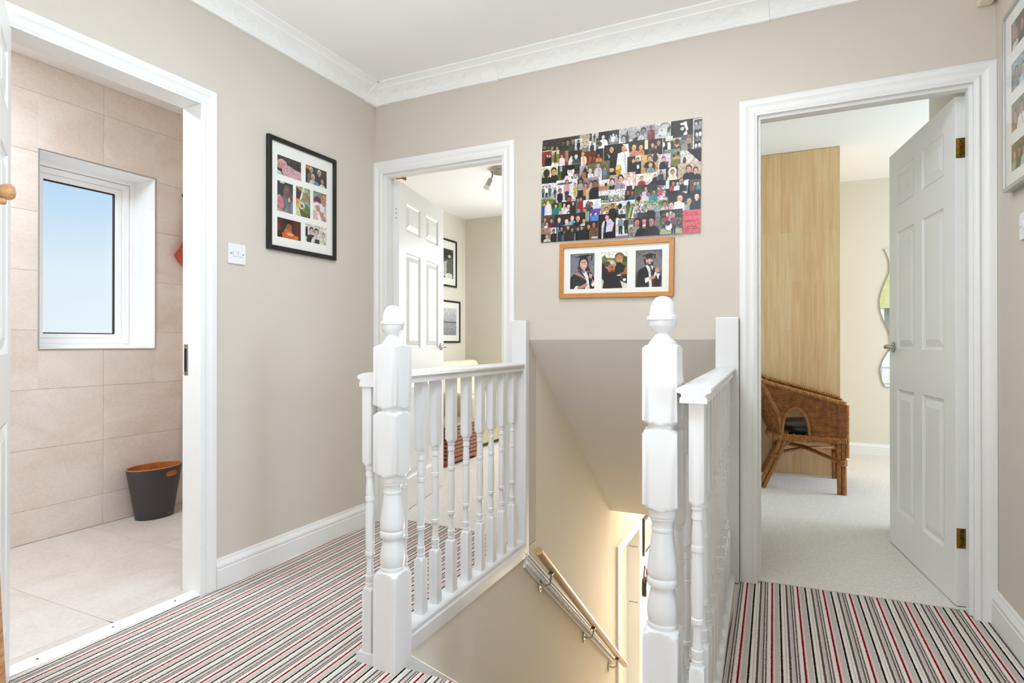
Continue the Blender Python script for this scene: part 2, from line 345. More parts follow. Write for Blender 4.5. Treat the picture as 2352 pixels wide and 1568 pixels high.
# bathroom
wb = slab('x', -3.80, -3.4825, (-0.5, 2.669), (-0.1, CZ), [(1.641, 2.25, 0.984, 2.015)]).build('wall_bathroom', M['grout']); S(wb)
wx = (1.641, 2.25, 0.984, 2.015)
def tile_rects(r):
    y0, y1, z0, z1 = r; a0, a1, b0, b1 = wx
    if y1 <= a0 or y0 >= a1 or z1 <= b0 or z0 >= b1: return [r]
    out = []
    if y0 < a0: out.append((y0, a0, z0, z1))
    if y1 > a1: out.append((a1, y1, z0, z1))
    m0, m1 = max(y0, a0), min(y1, a1)
    if z0 < b0: out.append((m0, m1, z0, b0))
    if z1 > b1: out.append((m0, m1, b1, z1))
    return out
zj = [0.001]+[0.169+0.3045*k for k in range(8)]+[CZ-0.001]
yj = [0.155, 0.755, 1.355, 1.955, 2.555, 2.668]
for i in range(len(yj)-1):
    for k in range(len(zj)-1):
        for (a, b, c, d_) in tile_rects((yj[i]+0.001, yj[i+1]-0.001, zj[k]+0.001, zj[k+1]-0.001)):
            MB().box(-3.484, -3.480+random.uniform(-0.0004, 0.0004), a, b, c, d_).build('tile', M['tile'], wb, bevel=0.0008, bseg=1)
fb = slab('z', -0.12, -0.0025, (-3.5, L-0.02), (-0.5, 2.669)).build('floor_bathroom', M['grout']); S(fb)
for x0 in (-3.4785, -2.855, -2.255):
    for y0 in (-0.52, 0.08, 0.68, 1.28, 1.88, 2.48):
        x1 = {-3.4785: -2.855, -2.855: -2.255, -2.255: -2.165}[x0]; y1 = min(y0+0.6, 2.668)
        MB().box(x0+0.001, x1-0.001, max(y0, -0.49)+0.001, y1-0.001, -0.006, random.uniform(-0.0003, 0.0003)).build('tile', M['ftile'], fb, bevel=0.0008, bseg=1)
S(slab('z', CZ, CZ+0.05, (-3.8, L-0.1), (-0.6, D)).build('ceiling_bathroom', M['ceil']))
S(slab('y', -0.6, -0.5, (-3.8, L-0.1), (-0.1, CZ)).build('wall_bathroom_near', M['tile']))
S(slab('y', D, D+0.1, (-3.8, L), (-0.1, CZ)).build('wall_bathroom_end', M['tile']))

# window_1: bathroom window in its deep reveal
win = MB()
slab('x', -3.742, -3.676, (1.641, 2.25), (0.984, 2.015), [(1.702, 2.2245, 1.010, 1.990)], win)
w1 = S(win.build('window_1', M['upvc'], bevel=0.004))
sash = MB(); slab('x', -3.740, -3.690, (1.704, 2.2225), (1.012, 1.988), [(1.742, 2.184, 1.044, 1.955)], sash)
sash.build('sash', M['upvc'], w1, bevel=0.003)
bead = MB(); slab('x', -3.722, -3.700, (1.742, 2.184), (1.044, 1.955), [(1.768, 2.150, 1.070, 1.925)], bead); bead.build('glazing_bead', M['upvc'], w1, bevel=0.006, bseg=3)
gk = MB(); slab('x', -3.730, -3.716, (1.764, 2.154), (1.066, 1.929), [(1.772, 2.144, 1.076, 1.919)], gk); gk.build('gasket', M['dark'], w1)
MB().box(-3.728, -3.724, 1.765, 2.152, 1.067, 1.928).build('pane', M['glass'], w1)
rv = MB(); slab('x', -3.676, -3.479, (1.641, 2.25), (0.984, 2.015), [(1.646, 2.245, 0.989, 2.010)], rv); rv.build('reveal_lining', M['upvc'], w1)
tr = MB(); slab('x', -3.481, -3.4765, (1.637, 2.254), (0.980, 2.019), [(1.644, 2.247, 0.987, 2.012)], tr); tr.build('edge_trim', M['alu'], w1, bevel=0.001)

# left bedroom
S(slab('z', -0.12, 0.004, (-3.42, -1.282), (2.746, 5.9)).build('floor_bedroom_left', M['beige']))
S(slab('z', CZ, CZ+0.05, (-3.52, -1.182), (D+0.1, 6.0)).build('ceiling_bedroom_left', M['ceil']))
S(slab('x', -3.52, -3.42, (D+0.1, 6.0), (0, CZ)).build('wall_bedroom_left', M['wallbed']))
S(slab('y', 5.9, 6.0, (-3.42, -1.282), (0, CZ)).build('wall_bedroom_left_end', M['wallbed']))
# right bedroom
S(MB().prism([(-0.234, 2.690), (0.70, 2.744), (3.0, 2.745), (3.0, 6.15), (-0.234, 6.15)], -0.004, 0.004, 'z').build('floor_bedroom_right', M['beige']))
S(slab('z', 2.505, 2.555, (-0.24, 3.1), (D+0.1, 6.25)).build('ceiling_bedroom_right', M['ceil']))
S(slab('y', 6.15, 6.25, (-0.234, 3.0), (0, 2.505)).build('wall_bedroom_right_end', M['wallbed']))
S(slab('x', 3.0, 3.1, (2.66, 6.25), (0, 2.505)).build('wall_bedroom_right', M['wallbed']))
S(slab('y', 2.66, 2.769, (R+0.1, 3.0), (0, 2.505), [(1.15, 2.05, 1.05, 2.0)]).build('wall_bedroom_right_near', M['wallbed']))
S(slab('x', 0.70, 0.80, (2.769, 3.86), (0.0, 2.505)).build('wall_bedroom_stub', M['wallbed']))
S(slab('x', -0.246, -0.234, (2.769, 6.25), (0, 2.505)).build('wall_bedroom_party', M['wallbed']))
w2 = S(slab('y', 2.68, 2.73, (1.15, 2.05), (1.05, 2.0), [(1.21, 1.99, 1.11, 1.94)]).build('window_2', M['upvc'], bevel=0.003))
MB().box(1.2, 2.0, 2.70, 2.706, 1.1, 1.95).build('pane', M['glass'], w2)

# stairwell below and behind the back wall
SX = -1.182
S(slab('x', SX-0.1, SX, (1.2, 6.4), (-2.6, -0.201), [(4.36, 5.06, -2.7, -0.60)]).build('wall_stairwell_left_lower', M['stairwall']))
S(slab('x', SX-0.1, SX, (1.2, D+0.1), (-0.201, -0.005)).build('trim_1', M['stairwall']))
S(slab('x', SX-0.1, SX, (D+0.1, 6.0), (-0.201, CZ)).build('wall_stairwell_left', M['stairwall']))
S(slab('x', -0.24, -0.14, (1.2, 6.4), (-2.6, -0.005)).build('wall_stairwell_right', M['stairwall']))
S(MB().prism([(2.669, 1.033), (4.152, -0.21), (4.152, 0.0), (2.769, 1.16)], SX, -0.24, 'x').build('ceiling_stairs', M['soffit']))
S(slab('z', -0.21, -0.05, (SX, -0.24), (4.152, 6.4)).build('ceiling_hall', M['soffit']))
S(slab('z', -2.7, -2.6, (-1.4, 0.0), (1.2, 6.5)).build('floor_hall', M['beige']))
S(slab('y', 6.4, 6.5, (-1.4, 0.0), (-2.6, 0.0)).build('wall_hall_end', M['stairwall']))
S(slab('y', 1.2, 1.3, (SX, -0.24), (-2.6, -0.2)).build('wall_stairwell_near', M['stairwall']))
stair = S(MB().box(SX+0.001, -0.241, 1.44, 1.497, -0.20, -0.001).build('stairs', M['carpetL']))
for k in range(1, 13):
    y0 = 1.497+0.237*(k-1); z = -0.199*k
    st = MB().prism([(y0-0.0, z), (y0+0.252, z), (y0+0.252, z-0.03), (y0+0.237, z-0.03), (y0+0.237, z-0.199), (y0, z-0.199)] if k < 13 else [], SX+0.02, -0.262, 'x')
    st.build('tread', M['carpetL'], stair, bevel=0.006)
def string(mb, x0, x1):
    return mb.prism([(1.50, 0.0), (1.56, 0.02), (4.30, -2.26), (4.30, -2.6), (4.05, -2.6), (1.50, -0.35)], x0, x1, 'x')
S(string(MB(), SX, SX+0.02).build('trim_2', M['satin'], bevel=0.003))
S(string(MB(), -0.262, -0.24).build('trim_3', M['satin'], bevel=0.003))

# plaster cornice with scroll relief
def scroll(s, v):
    p = 0.118; u = (s/p) % 1.0; v = v*2-1; h = 0.0
    for cx, cv, sg in ((0.25, 0.18, 1), (0.75, -0.18, -1)):
        dx, dv = (u-cx)*2.3, (v-cv)*0.95; r = math.hypot(dx, dv); a = math.atan2(dv*sg, dx)
        h += math.exp(-(((r-0.12-0.055*(a+PI)/PI*2) % 0.30-0.15)/0.05)**2)*(1 if r < 0.62 else 0)
    h += 0.8*math.exp(-((v-0.55*math.sin(2*PI*u))/0.16)**2)
    h += 0.5*math.exp(-(((u*6) % 1-0.5)/0.2)**2)*(abs(v) > 0.62)
    return min(h, 1.3)*0.0042
PROF = [(0.0, 0.092), (0.010, 0.092), (0.014, 0.088), (0.014, 0.081), (0.018, 0.078)]
NB = 9
for i in range(NB+1):
    t = i/NB; PROF.append((0.018+0.044*t-0.005*math.sin(PI*t), 0.076-0.046*t-0.005*math.sin(PI*t)))
PROF += [(0.066, 0.028), (0.068, 0.022), (0.078, 0.016), (0.090, 0.009), (0.094, 0.008), (0.094, -0.002)]
def cornice(name, s0, s1, place, mitre0, mitre1):
    step = 0.007; n = int((s1-s0)/step); mb = MB(); np_ = len(PROF)
    for i in range(n+1):
        t = i/n
        for j, (o, dwn) in enumerate(PROF):
            a = s0+mitre0*o; b = s1-mitre1*o; s = a+(b-a)*t
            h = scroll(s, (j-5)/NB) if 5 < j < 5+NB else 0
            mb.v.append(place(s, o+h*0.7, CZ-dwn-h*0.7))
    for i in range(n):
        for j in range(np_-1):
            a = i*np_+j; mb.face([a, a+1, a+np_+1, a+np_])
    return S(mb.build(name, M['plaster'], smooth=35))
def collar(parent, s0, s1, place):
    mb = MB(); P2 = [(o+0.006, d_+0.004) for o, d_ in PROF[:1]+PROF[1:]]; P2[0] = (0.0, 0.098); P2.append((0.0, -0.002))
    rs = [[place(s, o, CZ-d_) for o, d_ in P2] for s in (s0, s1)]
    mb.rings(rs); mb.build('collar', M['plaster'], parent, bevel=0.003)
pb = lambda s, o, z: (s, D-o, z); pl = lambda s, o, z: (L+o, s, z)
c1 = cornice('trim_4', L, R, pb, 1, 1); c2 = cornice('trim_5', -1.2, D, pl, 0, 1)
for a, b in ((-1.434, -1.345), (-0.158, -0.070), (L+0.006, L+0.10)): collar(c1, a, b, pb)
collar(c2, D-0.10, D-0.006, pl)
cornice('trim_6', -1.2, D, lambda s, o, z: (R-o, s, z), 0, 1)

# skirting boards
SK = [(0.0, 0.0), (0.020, 0.0), (0.020, 0.078), (0.0165, 0.080), (0.0165, 0.0835), (0.019, 0.087), (0.0165, 0.097), (0.010, 0.107), (0.008, 0.110), (0.008, 0.119), (0.005, 0.121), (0.0, 0.121)]
def skirt(name, prof, s0, s1, place):
    mb = MB(); mb.rings([[place(s, o, z) for o, z in prof] for s in (s0, s1)]); return S(mb.build(name, M['satin'], smooth=50))
skirt('baseboard_left', SK, 1.634, D-0.018, pl)
skirt('baseboard_right', SK, 1.20, D-0.018, lambda s, o, z: (R-o, s, z))
SK2 = [(o, z*0.85+0.004) for o, z in SK]
skirt('baseboard_bedroom', SK2, 0.354, 3.0, lambda s, o, z: (s, 6.15-o, z))

# ------------------------------------------------------------------ doors
AP = [(0.0, 0.0), (0.010, 0.0), (0.012, 0.003), (0.012, 0.010), (0.015, 0.014), (0.015, 0.018), (0.011, 0.022), (0.012, 0.034), (0.016, 0.042), (0.018, 0.045), (0.018, 0.066), (0.014, 0.070), (0.0, 0.070)]
def architrave(parent, u0, u1, zt, place, left_w=0.070, right_w=0.070, z0=0.0):
    """profile (out, across) swept up, over and down with mitres"""
    for kind in ('l', 't', 'r'):
        rs = []
        for end in (0, 1):
            ring = []
            for o, a in AP:
                al = min(a, left_w); ar = min(a, right_w)
                if kind == 'l': ring.append(place(u0-al, o, z0 if end == 0 else zt+a))
                elif kind == 'r': ring.append(place(u1+ar, o, z0 if end == 0 else zt+a))
                else: ring.append(place(u0-al if end == 0 else u1+ar, o, zt+a))
            rs.append(ring)
        MB().rings(rs).build('architrave', M['satin'], parent, smooth=45)
def lining(axis, a0, a1, u0, u1, zt, name, z0=0.0):
    mb = MB(); t = 0.025
    for (p, q, r, s_) in ((u0-t, u0, z0, zt+t), (u1, u1+t, z0, zt+t), (u0, u1, zt, zt+t)):
        if axis == 'y': mb.box(p, q, a0, a1, r, s_)
        else: mb.box(a0, a1, p, q, r, s_)
    return S(mb.build(name, M['satin']))
def doorstop(parent, axis, a0, a1, u0, u1, zt):
    mb = MB(); t = 0.012
    for (p, q, r, s_) in ((u0, u0+t, 0.005, zt), (u1-t, u1, 0.005, zt), (u0+t, u1-t, zt-t, zt)):
        if axis == 'y': mb.box(p, q, a0, a1, r, s_)
        else: mb.box(a0, a1, p, q, r, s_)
    mb.build('door_stop', M['satin'], parent)
PANZ = [(0.194, 0.79), (0.985, 1.56), (1.69, 1.862)]
def leaf(parent, mtx, wd, h=1.965, t=0.036, z0=0.008):
    st = 0.108*wd/0.762; mu = 0.098*wd/0.762; pw = (wd-2*st-mu)/2
    xs = [(st, st+pw), (st+pw+mu, wd-st)]
    holes = [(a, b, c, d_) for a, b in xs for c, d_ in PANZ]
    mb = slab('y', 0, t, (0, wd), (z0, h), holes); mb.xf(mtx)
    lf = mb.build('leaf', M['satin'], parent, bevel=0.0015)
    for (a, b, c, d_) in holes:
        p = MB()
        for sgn, yb in ((1, 0.0), (-1, t)):
            seq = [(0.0, 0.0), (0.004, 0.005), (0.013, 0.009), (0.017, 0.009), (0.044, 0.002), (0.046, 0.001)]
            rs = [[(a+o, yb+sgn*dp, c+o), (b-o, yb+sgn*dp, c+o), (b-o, yb+sgn*dp, d_-o), (a+o, yb+sgn*dp, d_-o)] for o, dp in seq]
            base = len(p.v)
            for r in rs: p.v += r
            for k in range(len(rs)-1):
                for i in range(4): p.face([base+k*4+i, base+k*4+(i+1) % 4, base+(k+1)*4+(i+1) % 4, base+(k+1)*4+i])
            p.face([base+(len(rs)-1)*4+i for i in range(4)])
        p.xf(mtx); p.build('panel', M['satin'], lf)
    return lf
def lever(lf, mtx, x, z, t, side, towards=-1):
    """rose and curved lever on one face; side -1 = the y=0 face, +1 = the y=t face"""
    y0 = 0.0 if side < 0 else t; h = MB()
    h.lathe([(0.0, 0), (0.024, 0), (0.026, 0.002*1), (0.025, 0.007), (0.012, 0.010), (0.0095, 0.014), (0.0095, 0.040), (0.0, 0.040)], (0, 0, 0), 20, 'y')
    path = [(0, 0.034, 0), (towards*0.018, 0.040, 0.001), (towards*0.05, 0.041, 0.005), (towards*0.085, 0.040, 0.0), (towards*0.115, 0.036, -0.004)]
    h.tube(path, [0.009, 0.0098, 0.0088, 0.0085, 0.0060], 10)
    h.xf(mtx @ Matrix.Translation((x, y0, z)) @ Matrix.Scale(side, 4, (0, 1, 0)))
    o = h.build('handle', M['steel'], lf, smooth=40); return o
def hinge(lf, mtx, z, t, m, side, k=0.040):
    b = MB(); b.box(-0.0015, 0.0008, 0.004, t-0.002, z-k, z+k); yk = -0.004 if side < 0 else t+0.004
    for i in range(5):
        zz = z-k+i*k*0.4; b.lathe([(0.0, zz+0.001), (0.0052, zz+0.001), (0.0052, zz+k*0.4-0.001), (0.0, zz+k*0.4-0.001)], (-0.002, yk, 0), 10)
    b.box(-0.030, -0.0015, yk-0.0016, yk+0.0016, z-k, z+k)
    b.xf(mtx); b.build('hinge', m, lf, smooth=40)
    s_ = MB()
    for dz in (-0.026, 0.002, 0.026): s_.lathe([(0.0, 0.0), (0.003, 0.0), (0.003, 0.0012), (0.0, 0.0012)], (-0.0028, t*0.5, z+dz), 8, 'x')
    s_.xf(mtx); s_.build('hinge_screws', M['dark'], lf)
def rotz(a, x, y, z=0.0): return Matrix.Translation((x, y, z)) @ Matrix.Rotation(math.radians(a), 4, 'Z')

# door_1: bathroom doorway in the left wall (no leaf in it: the leaf stands open towards the camera)
d1 = lining('x', L-0.1, L, 0.93, 1.565, 1.98, 'door_1')
architrave(d1, 0.93, 1.565, 1.98, lambda u, o, z: (L+o, u, z))
kp = MB().box(L-0.092, L-0.066, 1.5635, 1.566, 0.885, 1.012); kp.build('keep_plate', M['steel'], d1, bevel=0.001)
MB().box(L-0.086, L-0.074, 1.5625, 1.5645, 0.90, 0.995).build('keep_slot', M['dark'], d1)
for zz in (0.892, 1.005): MB().lathe([(0.0, 0), (0.003, 0), (0.003, -0.001), (0, -0.001)], (L-0.079, 1.5635, zz), 8, 'y').build('keep_screw', M['dark'], d1)
thr = MB()
tp = [(-0.040, 0.0), (-0.040, 0.004), (-0.034, 0.008), (-0.022, 0.009), (-0.018, 0.012), (-0.012, 0.012), (-0.008, 0.009), (0.006, 0.009), (0.010, 0.012), (0.016, 0.012), (0.020, 0.008), (0.026, 0.003), (0.026, 0.0)]
thr.prism([(L-0.022+a, b) for a, b in tp], 0.93, 1.565, 'y'); thr.build('threshold', M['upvc'], d1)
for yy in (1.02, 1.25, 1.48): MB().lathe([(0.0, 0.0), (0.004, 0.0), (0.004, 0.001), (0, 0.001)], (L-0.022, yy, 0.0088), 8).build('screw', M['dark'], d1)
m1 = rotz(-28.0, L+0.006, 0.896)
lf1 = leaf(d1, m1, 0.625)
pg = MB()
pg.lathe([(0.0, 0.0), (0.016, 0.0), (0.013, 0.012), (0.011, 0.022), (0.018, 0.032), (0.0245, 0.045), (0.024, 0.058), (0.016, 0.067), (0.0, 0.070)], (0, 0, 0), 18, 'y')
pg.xf(m1 @ Matrix.Translation((0.560, 0.036, 1.362)) @ Matrix.Scale(0.75, 4)); pg.build('peg', M['peg'], lf1, smooth=50)
pg = MB(); pg.lathe([(0.0, 0.0), (0.012, 0.0), (0.009, 0.02), (0.012, 0.04), (0.010, 0.046), (0.0, 0.048)], (0, 0, 0), 14, 'y')
pg.xf(m1 @ Matrix.Translation((0.560, 0.036, 1.340)) @ Matrix.Scale(0.75, 4)); pg.build('peg', M['peg'], lf1, smooth=50)

# door_2: open door into the left bedroom
d2 = lining('y', D, D+0.1, -2.085, -1.325, 1.98, 'door_2')
architrave(d2, -2.085, -1.325, 1.98, lambda u, o, z: (u, D-o, z), left_w=0.057)
doorstop(d2, 'y', D+0.012, D+0.056, -2.085, -1.325, 1.98)
m2 = rotz(102.8, -2.050, 2.768); lf2 = leaf(d2, m2, 0.775)
lever(lf2, m2, 0.722, 0.992, 0.036, -1)
for zz in (0.24, 1.774): hinge(lf2, m2, zz, 0.036, M['satin'], 1, 0.042)
MB().prism([(-2.094, 1.992), (-2.094, 1.996), (-2.030, 2.002), (-2.022, 1.999), (-2.020, 1.978), (-2.028, 1.977), (-2.040, 1.990)], 2.772, 2.80, 'y').xf(Matrix.Translation((0, 0, -0.008))).build('wedge', M['rawwood'], d2, bevel=0.002)

# door_3: open door into the right bedroom
d3 = lining('y', D, D+0.1, -0.118, 0.618, 1.98, 'door_3')
architrave(d3, -0.118, 0.618, 1.98, lambda u, o, z: (u, D-o, z), right_w=0.066)
doorstop(d3, 'y', D+0.010, D+0.052, -0.118, 0.618, 1.98)
m3 = rotz(98.6, 0.616, 2.752); lf3 = leaf(d3, m3, 0.762)
lever(lf3, m3, 0.70, 0.997, 0.036, 1)
for zz in (0.268, 1.766): hinge(lf3, m3, zz, 0.036, M['brass'], -1, 0.038)
dr3 = S(MB().prism([(-0.118, 2.690), (0.618, 2.733), (0.618, 2.742), (-0.118, 2.699)], 0.0005, 0.0046, 'z').build('trim_7', M['beige']))
S(MB().prism([(-2.085, 2.740), (-1.325, 2.736), (-1.325, 2.747), (-2.085, 2.747)], 0.0005, 0.0046, 'z').build('trim_8', M['beige']))

# door_4: cupboard doorway at the foot of the stairs with pencilled heights on its jamb
d4 = lining('x', SX-0.1, SX, 4.385, 5.04, -0.60, 'door_4', z0=-2.6)
architrave(d4, 4.385, 5.04, -0.60, lambda u, o, z: (SX+o, u, z), z0=-2.6)
m4 = Matrix.Translation((SX-0.100, 5.035, -2.6)) @ Matrix.Rotation(math.radians(-90), 4, 'Z') @ Matrix.Translation((0, -0.036, 0))
lf4 = leaf(d4, m4, 0.645)
def text_mesh(txt, size, mtx, m, name, parent, ext=0.0003, align='LEFT', sx=1.0):
    c = bpy.data.curves.new(name, 'FONT'); c.body = txt; c.size = size; c.extrude = ext; c.align_x = align; c.resolution_u = 2
    o = bpy.data.objects.new(name, c); COL.objects.link(o); bpy.context.view_layer.update()
    me = bpy.data.meshes.new_from_object(o.evaluated_get(bpy.context.evaluated_depsgraph_get()))
    bpy.data.objects.remove(o); og = origin(parent)
    me.transform(Matrix.Translation(-og) @ mtx @ Matrix.Scale(sx, 4, (1, 0, 0))); me.materials.clear(); me.materials.append(m)
    q = bpy.data.objects.new(name, me); COL.objects.link(q); q.parent = parent; ORG[q.name] = og.copy(); return q
for txt, z in (('\u2013Pa (4/9/10)', -0.769), ('-Jamie lewis', -1.252)):
    text_mesh(txt, 0.0205, Matrix.Translation((SX-0.085, 5.0395, z)) @ Matrix.Rotation(PI/2, 4, 'X'), M['ink'], 'handwriting', d4, sx=0.80)
# ------------------------------------------------------------------ printed photographs (flat prints painted as coloured grids)
def hx(s):
    if len(s) == 3: s = ''.join(c*2 for c in s)
    return np.array([int(s[i:i+2], 16)/255.0 for i in (0, 2, 4)])
def paint(w, h, ops, res, seed, tone=None):
    nx = max(4, int(round(w/res))); ny = max(4, int(round(h/res))); rs = np.random.RandomState(seed)
    X, Y = np.meshgrid((np.arange((nx+1)*2)+0.5)/((nx+1)*2), (np.arange((ny+1)*2)+0.5)/((ny+1)*2))
    img = np.zeros(X.shape+(3,)); asp = h/w
    def ell(cx, cy, rx, ry, c): img[((X-cx)/rx)**2+((Y-cy)/ry)**2 < 1] = c
    def poly(p, c):
        ins = np.zeros(X.shape, bool); n = len(p)
        for i in range(n):
            (xa, ya), (xb, yb) = p[i], p[(i+1) % n]
            if ya == yb: continue
            k = ((ya > Y) != (yb > Y)) & (X < (xb-xa)*(Y-ya)/(yb-ya)+xa); ins ^= k
        img[ins] = c
    def head(x, y, s, sk, ha):
        d = s*asp
        ell(x, y-0.12*s, 0.88*d, 1.08*s, ha); poly([(x-0.32*d, y), (x+0.32*d, y), (x+0.36*d, y+1.3*s), (x-0.36*d, y+1.3*s)], sk*0.88)
        ell(x, y+0.14*s, 0.68*d, 0.86*s, sk); ell(x+0.18*d, y+0.1*s, 0.4*d, 0.6*s, np.minimum(1, sk*1.06))
        for q in (-0.27, 0.27): ell(x+q*d, y+0.04*s, 0.13*d, 0.09*s, sk*0.35)
        ell(x, y+0.28*s, 0.09*d, 0.1*s, sk*0.8); ell(x, y+0.56*s, 0.26*d, 0.075*s, sk*np.array([0.7, 0.45, 0.45]))
    for op in ops.split():
        k = op[0]; a = op[1:].split(',')
        if k == 'B':
            c0 = hx(a[0]); c1 = hx(a[1] if len(a) > 1 else a[0]); img[:] = c0+(c1-c0)*Y[..., None]
            cell = rs.rand(int(5+ny/7), int(5+nx/7)); iy = (Y*(cell.shape[0]-1)).astype(int); ix = (X*(cell.shape[1]-1)).astype(int)
            img *= (1+0.22*(cell[iy, ix]-0.5))[..., None]
        elif k == 'R': v = [float(q) for q in a[:4]]; img[(X >= v[0]) & (X <= v[2]) & (Y >= v[1]) & (Y <= v[3])] = hx(a[4])
        elif k == 'E': v = [float(q) for q in a[:4]]; ell(*v, hx(a[4]))
        elif k == 'T': v = [float(q) for q in a[:-1]]; poly(list(zip(v[::2], v[1::2])), hx(a[-1]))
        elif k == 'N':
            am, ce = float(a[0]), float(a[1]); g = rs.rand(int(1/ce)+2, int(1/ce/asp)+2, 3)*0.25+rs.rand(int(1/ce)+2, int(1/ce/asp)+2, 1)*1.2
            iy = (Y*(g.shape[0]-1)).astype(int); ix = (X*(g.shape[1]-1)).astype(int); img[:] = np.clip(img+am*(g[iy, ix]-0.72), 0.03, 1)
        elif k in 'PS':
            x, y, s = (float(q) for q in a[:3]); sk, ha, cl = hx(a[3]), hx(a[4]), hx(a[5]); d = s*asp
            if k == 'P':
                poly([(x-0.4*d, y+1.0*s), (x-1.5*d, y+1.55*s), (x-1.95*d, y+2.6*s), (x-2.0*d, 1.01), (x+2.0*d, 1.01), (x+1.95*d, y+2.6*s), (x+1.5*d, y+1.55*s), (x+0.4*d, y+1.0*s)], cl)
                poly([(x-0.1*d, y+1.5*s), (x+0.5*d, y+1.3*s), (x+1.2*d, 1.01), (x+0.5*d, 1.01)], cl*0.86)
            else:
                lg = hx(a[6]); poly([(x-1.0*d, y+4*s), (x+1.0*d, y+4*s), (x+0.9*d, y+8.5*s), (x+0.15*d, y+8.5*s), (x, y+5*s), (x-0.15*d, y+8.5*s), (x-0.9*d, y+8.5*s)], lg)
                poly([(x-0.4*d, y+1.0*s), (x-1.3*d, y+1.5*s), (x-1.5*d, y+4.4*s), (x+1.5*d, y+4.4*s), (x+1.3*d, y+1.5*s), (x+0.4*d, y+1.0*s)], cl)
            head(x, y, s, sk, ha)
    img = img.reshape(ny+1, 2, nx+1, 2, 3).mean((1, 3)); 
    if tone is not None:
        g = rs.randn(ny+1, nx+1, 1); g2 = np.repeat(np.repeat(rs.randn(ny//3+2, nx//3+2, 1), 3, 0), 3, 1)[:ny+1, :nx+1]
        gy_ = img.mean(2, keepdims=True); img = gy_+(img-gy_)*0.85; img = np.clip((np.clip(img, 0, 1)**tone)*(1+g*0.05+g2*0.045), 0.015, 1)
    else: img = np.clip(img*(1+rs.randn(ny+1, nx+1, 1)*0.035), 0.01, 1)
    return img
def print_mesh(name, mtx, w, h, ops, parent, res=2.2, thick=0.4, seed=1, tone=None):
    """w, h in mm; lies in the local x-z plane from its top left corner, facing local -y"""
    img = paint(w, h, ops, res, seed, tone); ny, nx = img.shape[0]-1, img.shape[1]-1; mb = MB()
    xs = np.linspace(0, w/1000, nx+1); zs = np.linspace(0, -h/1000, ny+1)
    mb.v = [(x, 0.0, z) for z in zs for x in xs]; W = nx+1
    for j in range(ny):
        for i in range(nx): mb.face((j*W+i, (j+1)*W+i, (j+1)*W+i+1, j*W+i+1))
    b = len(mb.v); t = thick/1000
    mb.v += [(0, t, 0), (w/1000, t, 0), (w/1000, t, -h/1000), (0, t, -h/1000)]
    mb.face([b, b+1]+[i for i in range(nx, -1, -1)]); mb.face([b+2, b+3]+[ny*W+i for i in range(W)])
    mb.face([b+3, b]+[j*W for j in range(ny+1)]); mb.face([b+1, b+2]+[j*W+nx for j in range(ny, -1, -1)])
    mb.xf(mtx); o = mb.build(name, M['photo'], parent); me = o.data
    c = np.vstack([img.reshape(-1, 3), np.repeat(img[:1, 0], 4, 0)]); l = np.where(c <= 0.04045, c/12.92, ((c+0.055)/1.055)**2.4)
    at = me.color_attributes.new('Col', 'FLOAT_COLOR', 'POINT'); at.data.foreach_set('color', np.hstack([l, np.ones((len(l), 1))]).ravel().astype(np.float32))
    return o
def frame(t, mtx, W, H, bar, depth, mbar, mount_m, photos, inset=0.010, res=1.9, glass=True):
    """mitred frame in local x (0..W), z (0..-H), wall at y=0, front towards -y"""
    q = [(0, 0), (W, 0), (W, -H), (0, -H)]; n = [(bar, -bar), (W-bar, -bar), (W-bar, -H+bar), (bar, -H+bar)]
    for i in range(4):
        a, b_ = q[i], q[(i+1) % 4]; c, d_ = n[(i+1) % 4], n[i]; mb = MB(); e = 0.0
        mb.add([(p[0], y, p[1]) for y in (-depth, -0.001) for p in (a, b_, c, d_)], [(0, 1, 2, 3), (7, 6, 5, 4), (0, 4, 5, 1), (1, 5, 6, 2), (2, 6, 7, 3), (3, 7, 4, 0)])
        mb.xf(mtx); mb.build('frame_bar', mbar, t, bevel=0.0012)
    yb = -depth+inset; ho = [(x0, x1, -z1, -z0) for x0, z0, x1, z1, _ in photos]
    mb = slab('y', yb, yb+0.0014, (bar-0.003, W-bar+0.003), (-H+bar-0.003, -bar+0.003), ho); mb.xf(mtx); mb.build('mount', mount_m, t)
    for k, (x0, z0, x1, z1, ops) in enumerate(photos):
        print_mesh('photo', mtx @ Matrix.Translation((x0-0.002, yb+0.0018, -z0+0.002)), (x1-x0+0.004)*1000, (z1-z0+0.004)*1000, ops, t, res, 0.3, 11+k, 1.1)
    mb = MB().box(bar-0.004, W-bar+0.004, -0.004, -0.001, -H+bar-0.004, -bar+0.004); mb.xf(mtx); mb.build('backing', M['mount'], t)
    if glass: mb = MB().box(bar-0.002, W-bar+0.002, yb-0.003, yb-0.0015, -H+bar-0.002, -bar+0.002); mb.xf(mtx); mb.build('glazing', M['glass'], t)

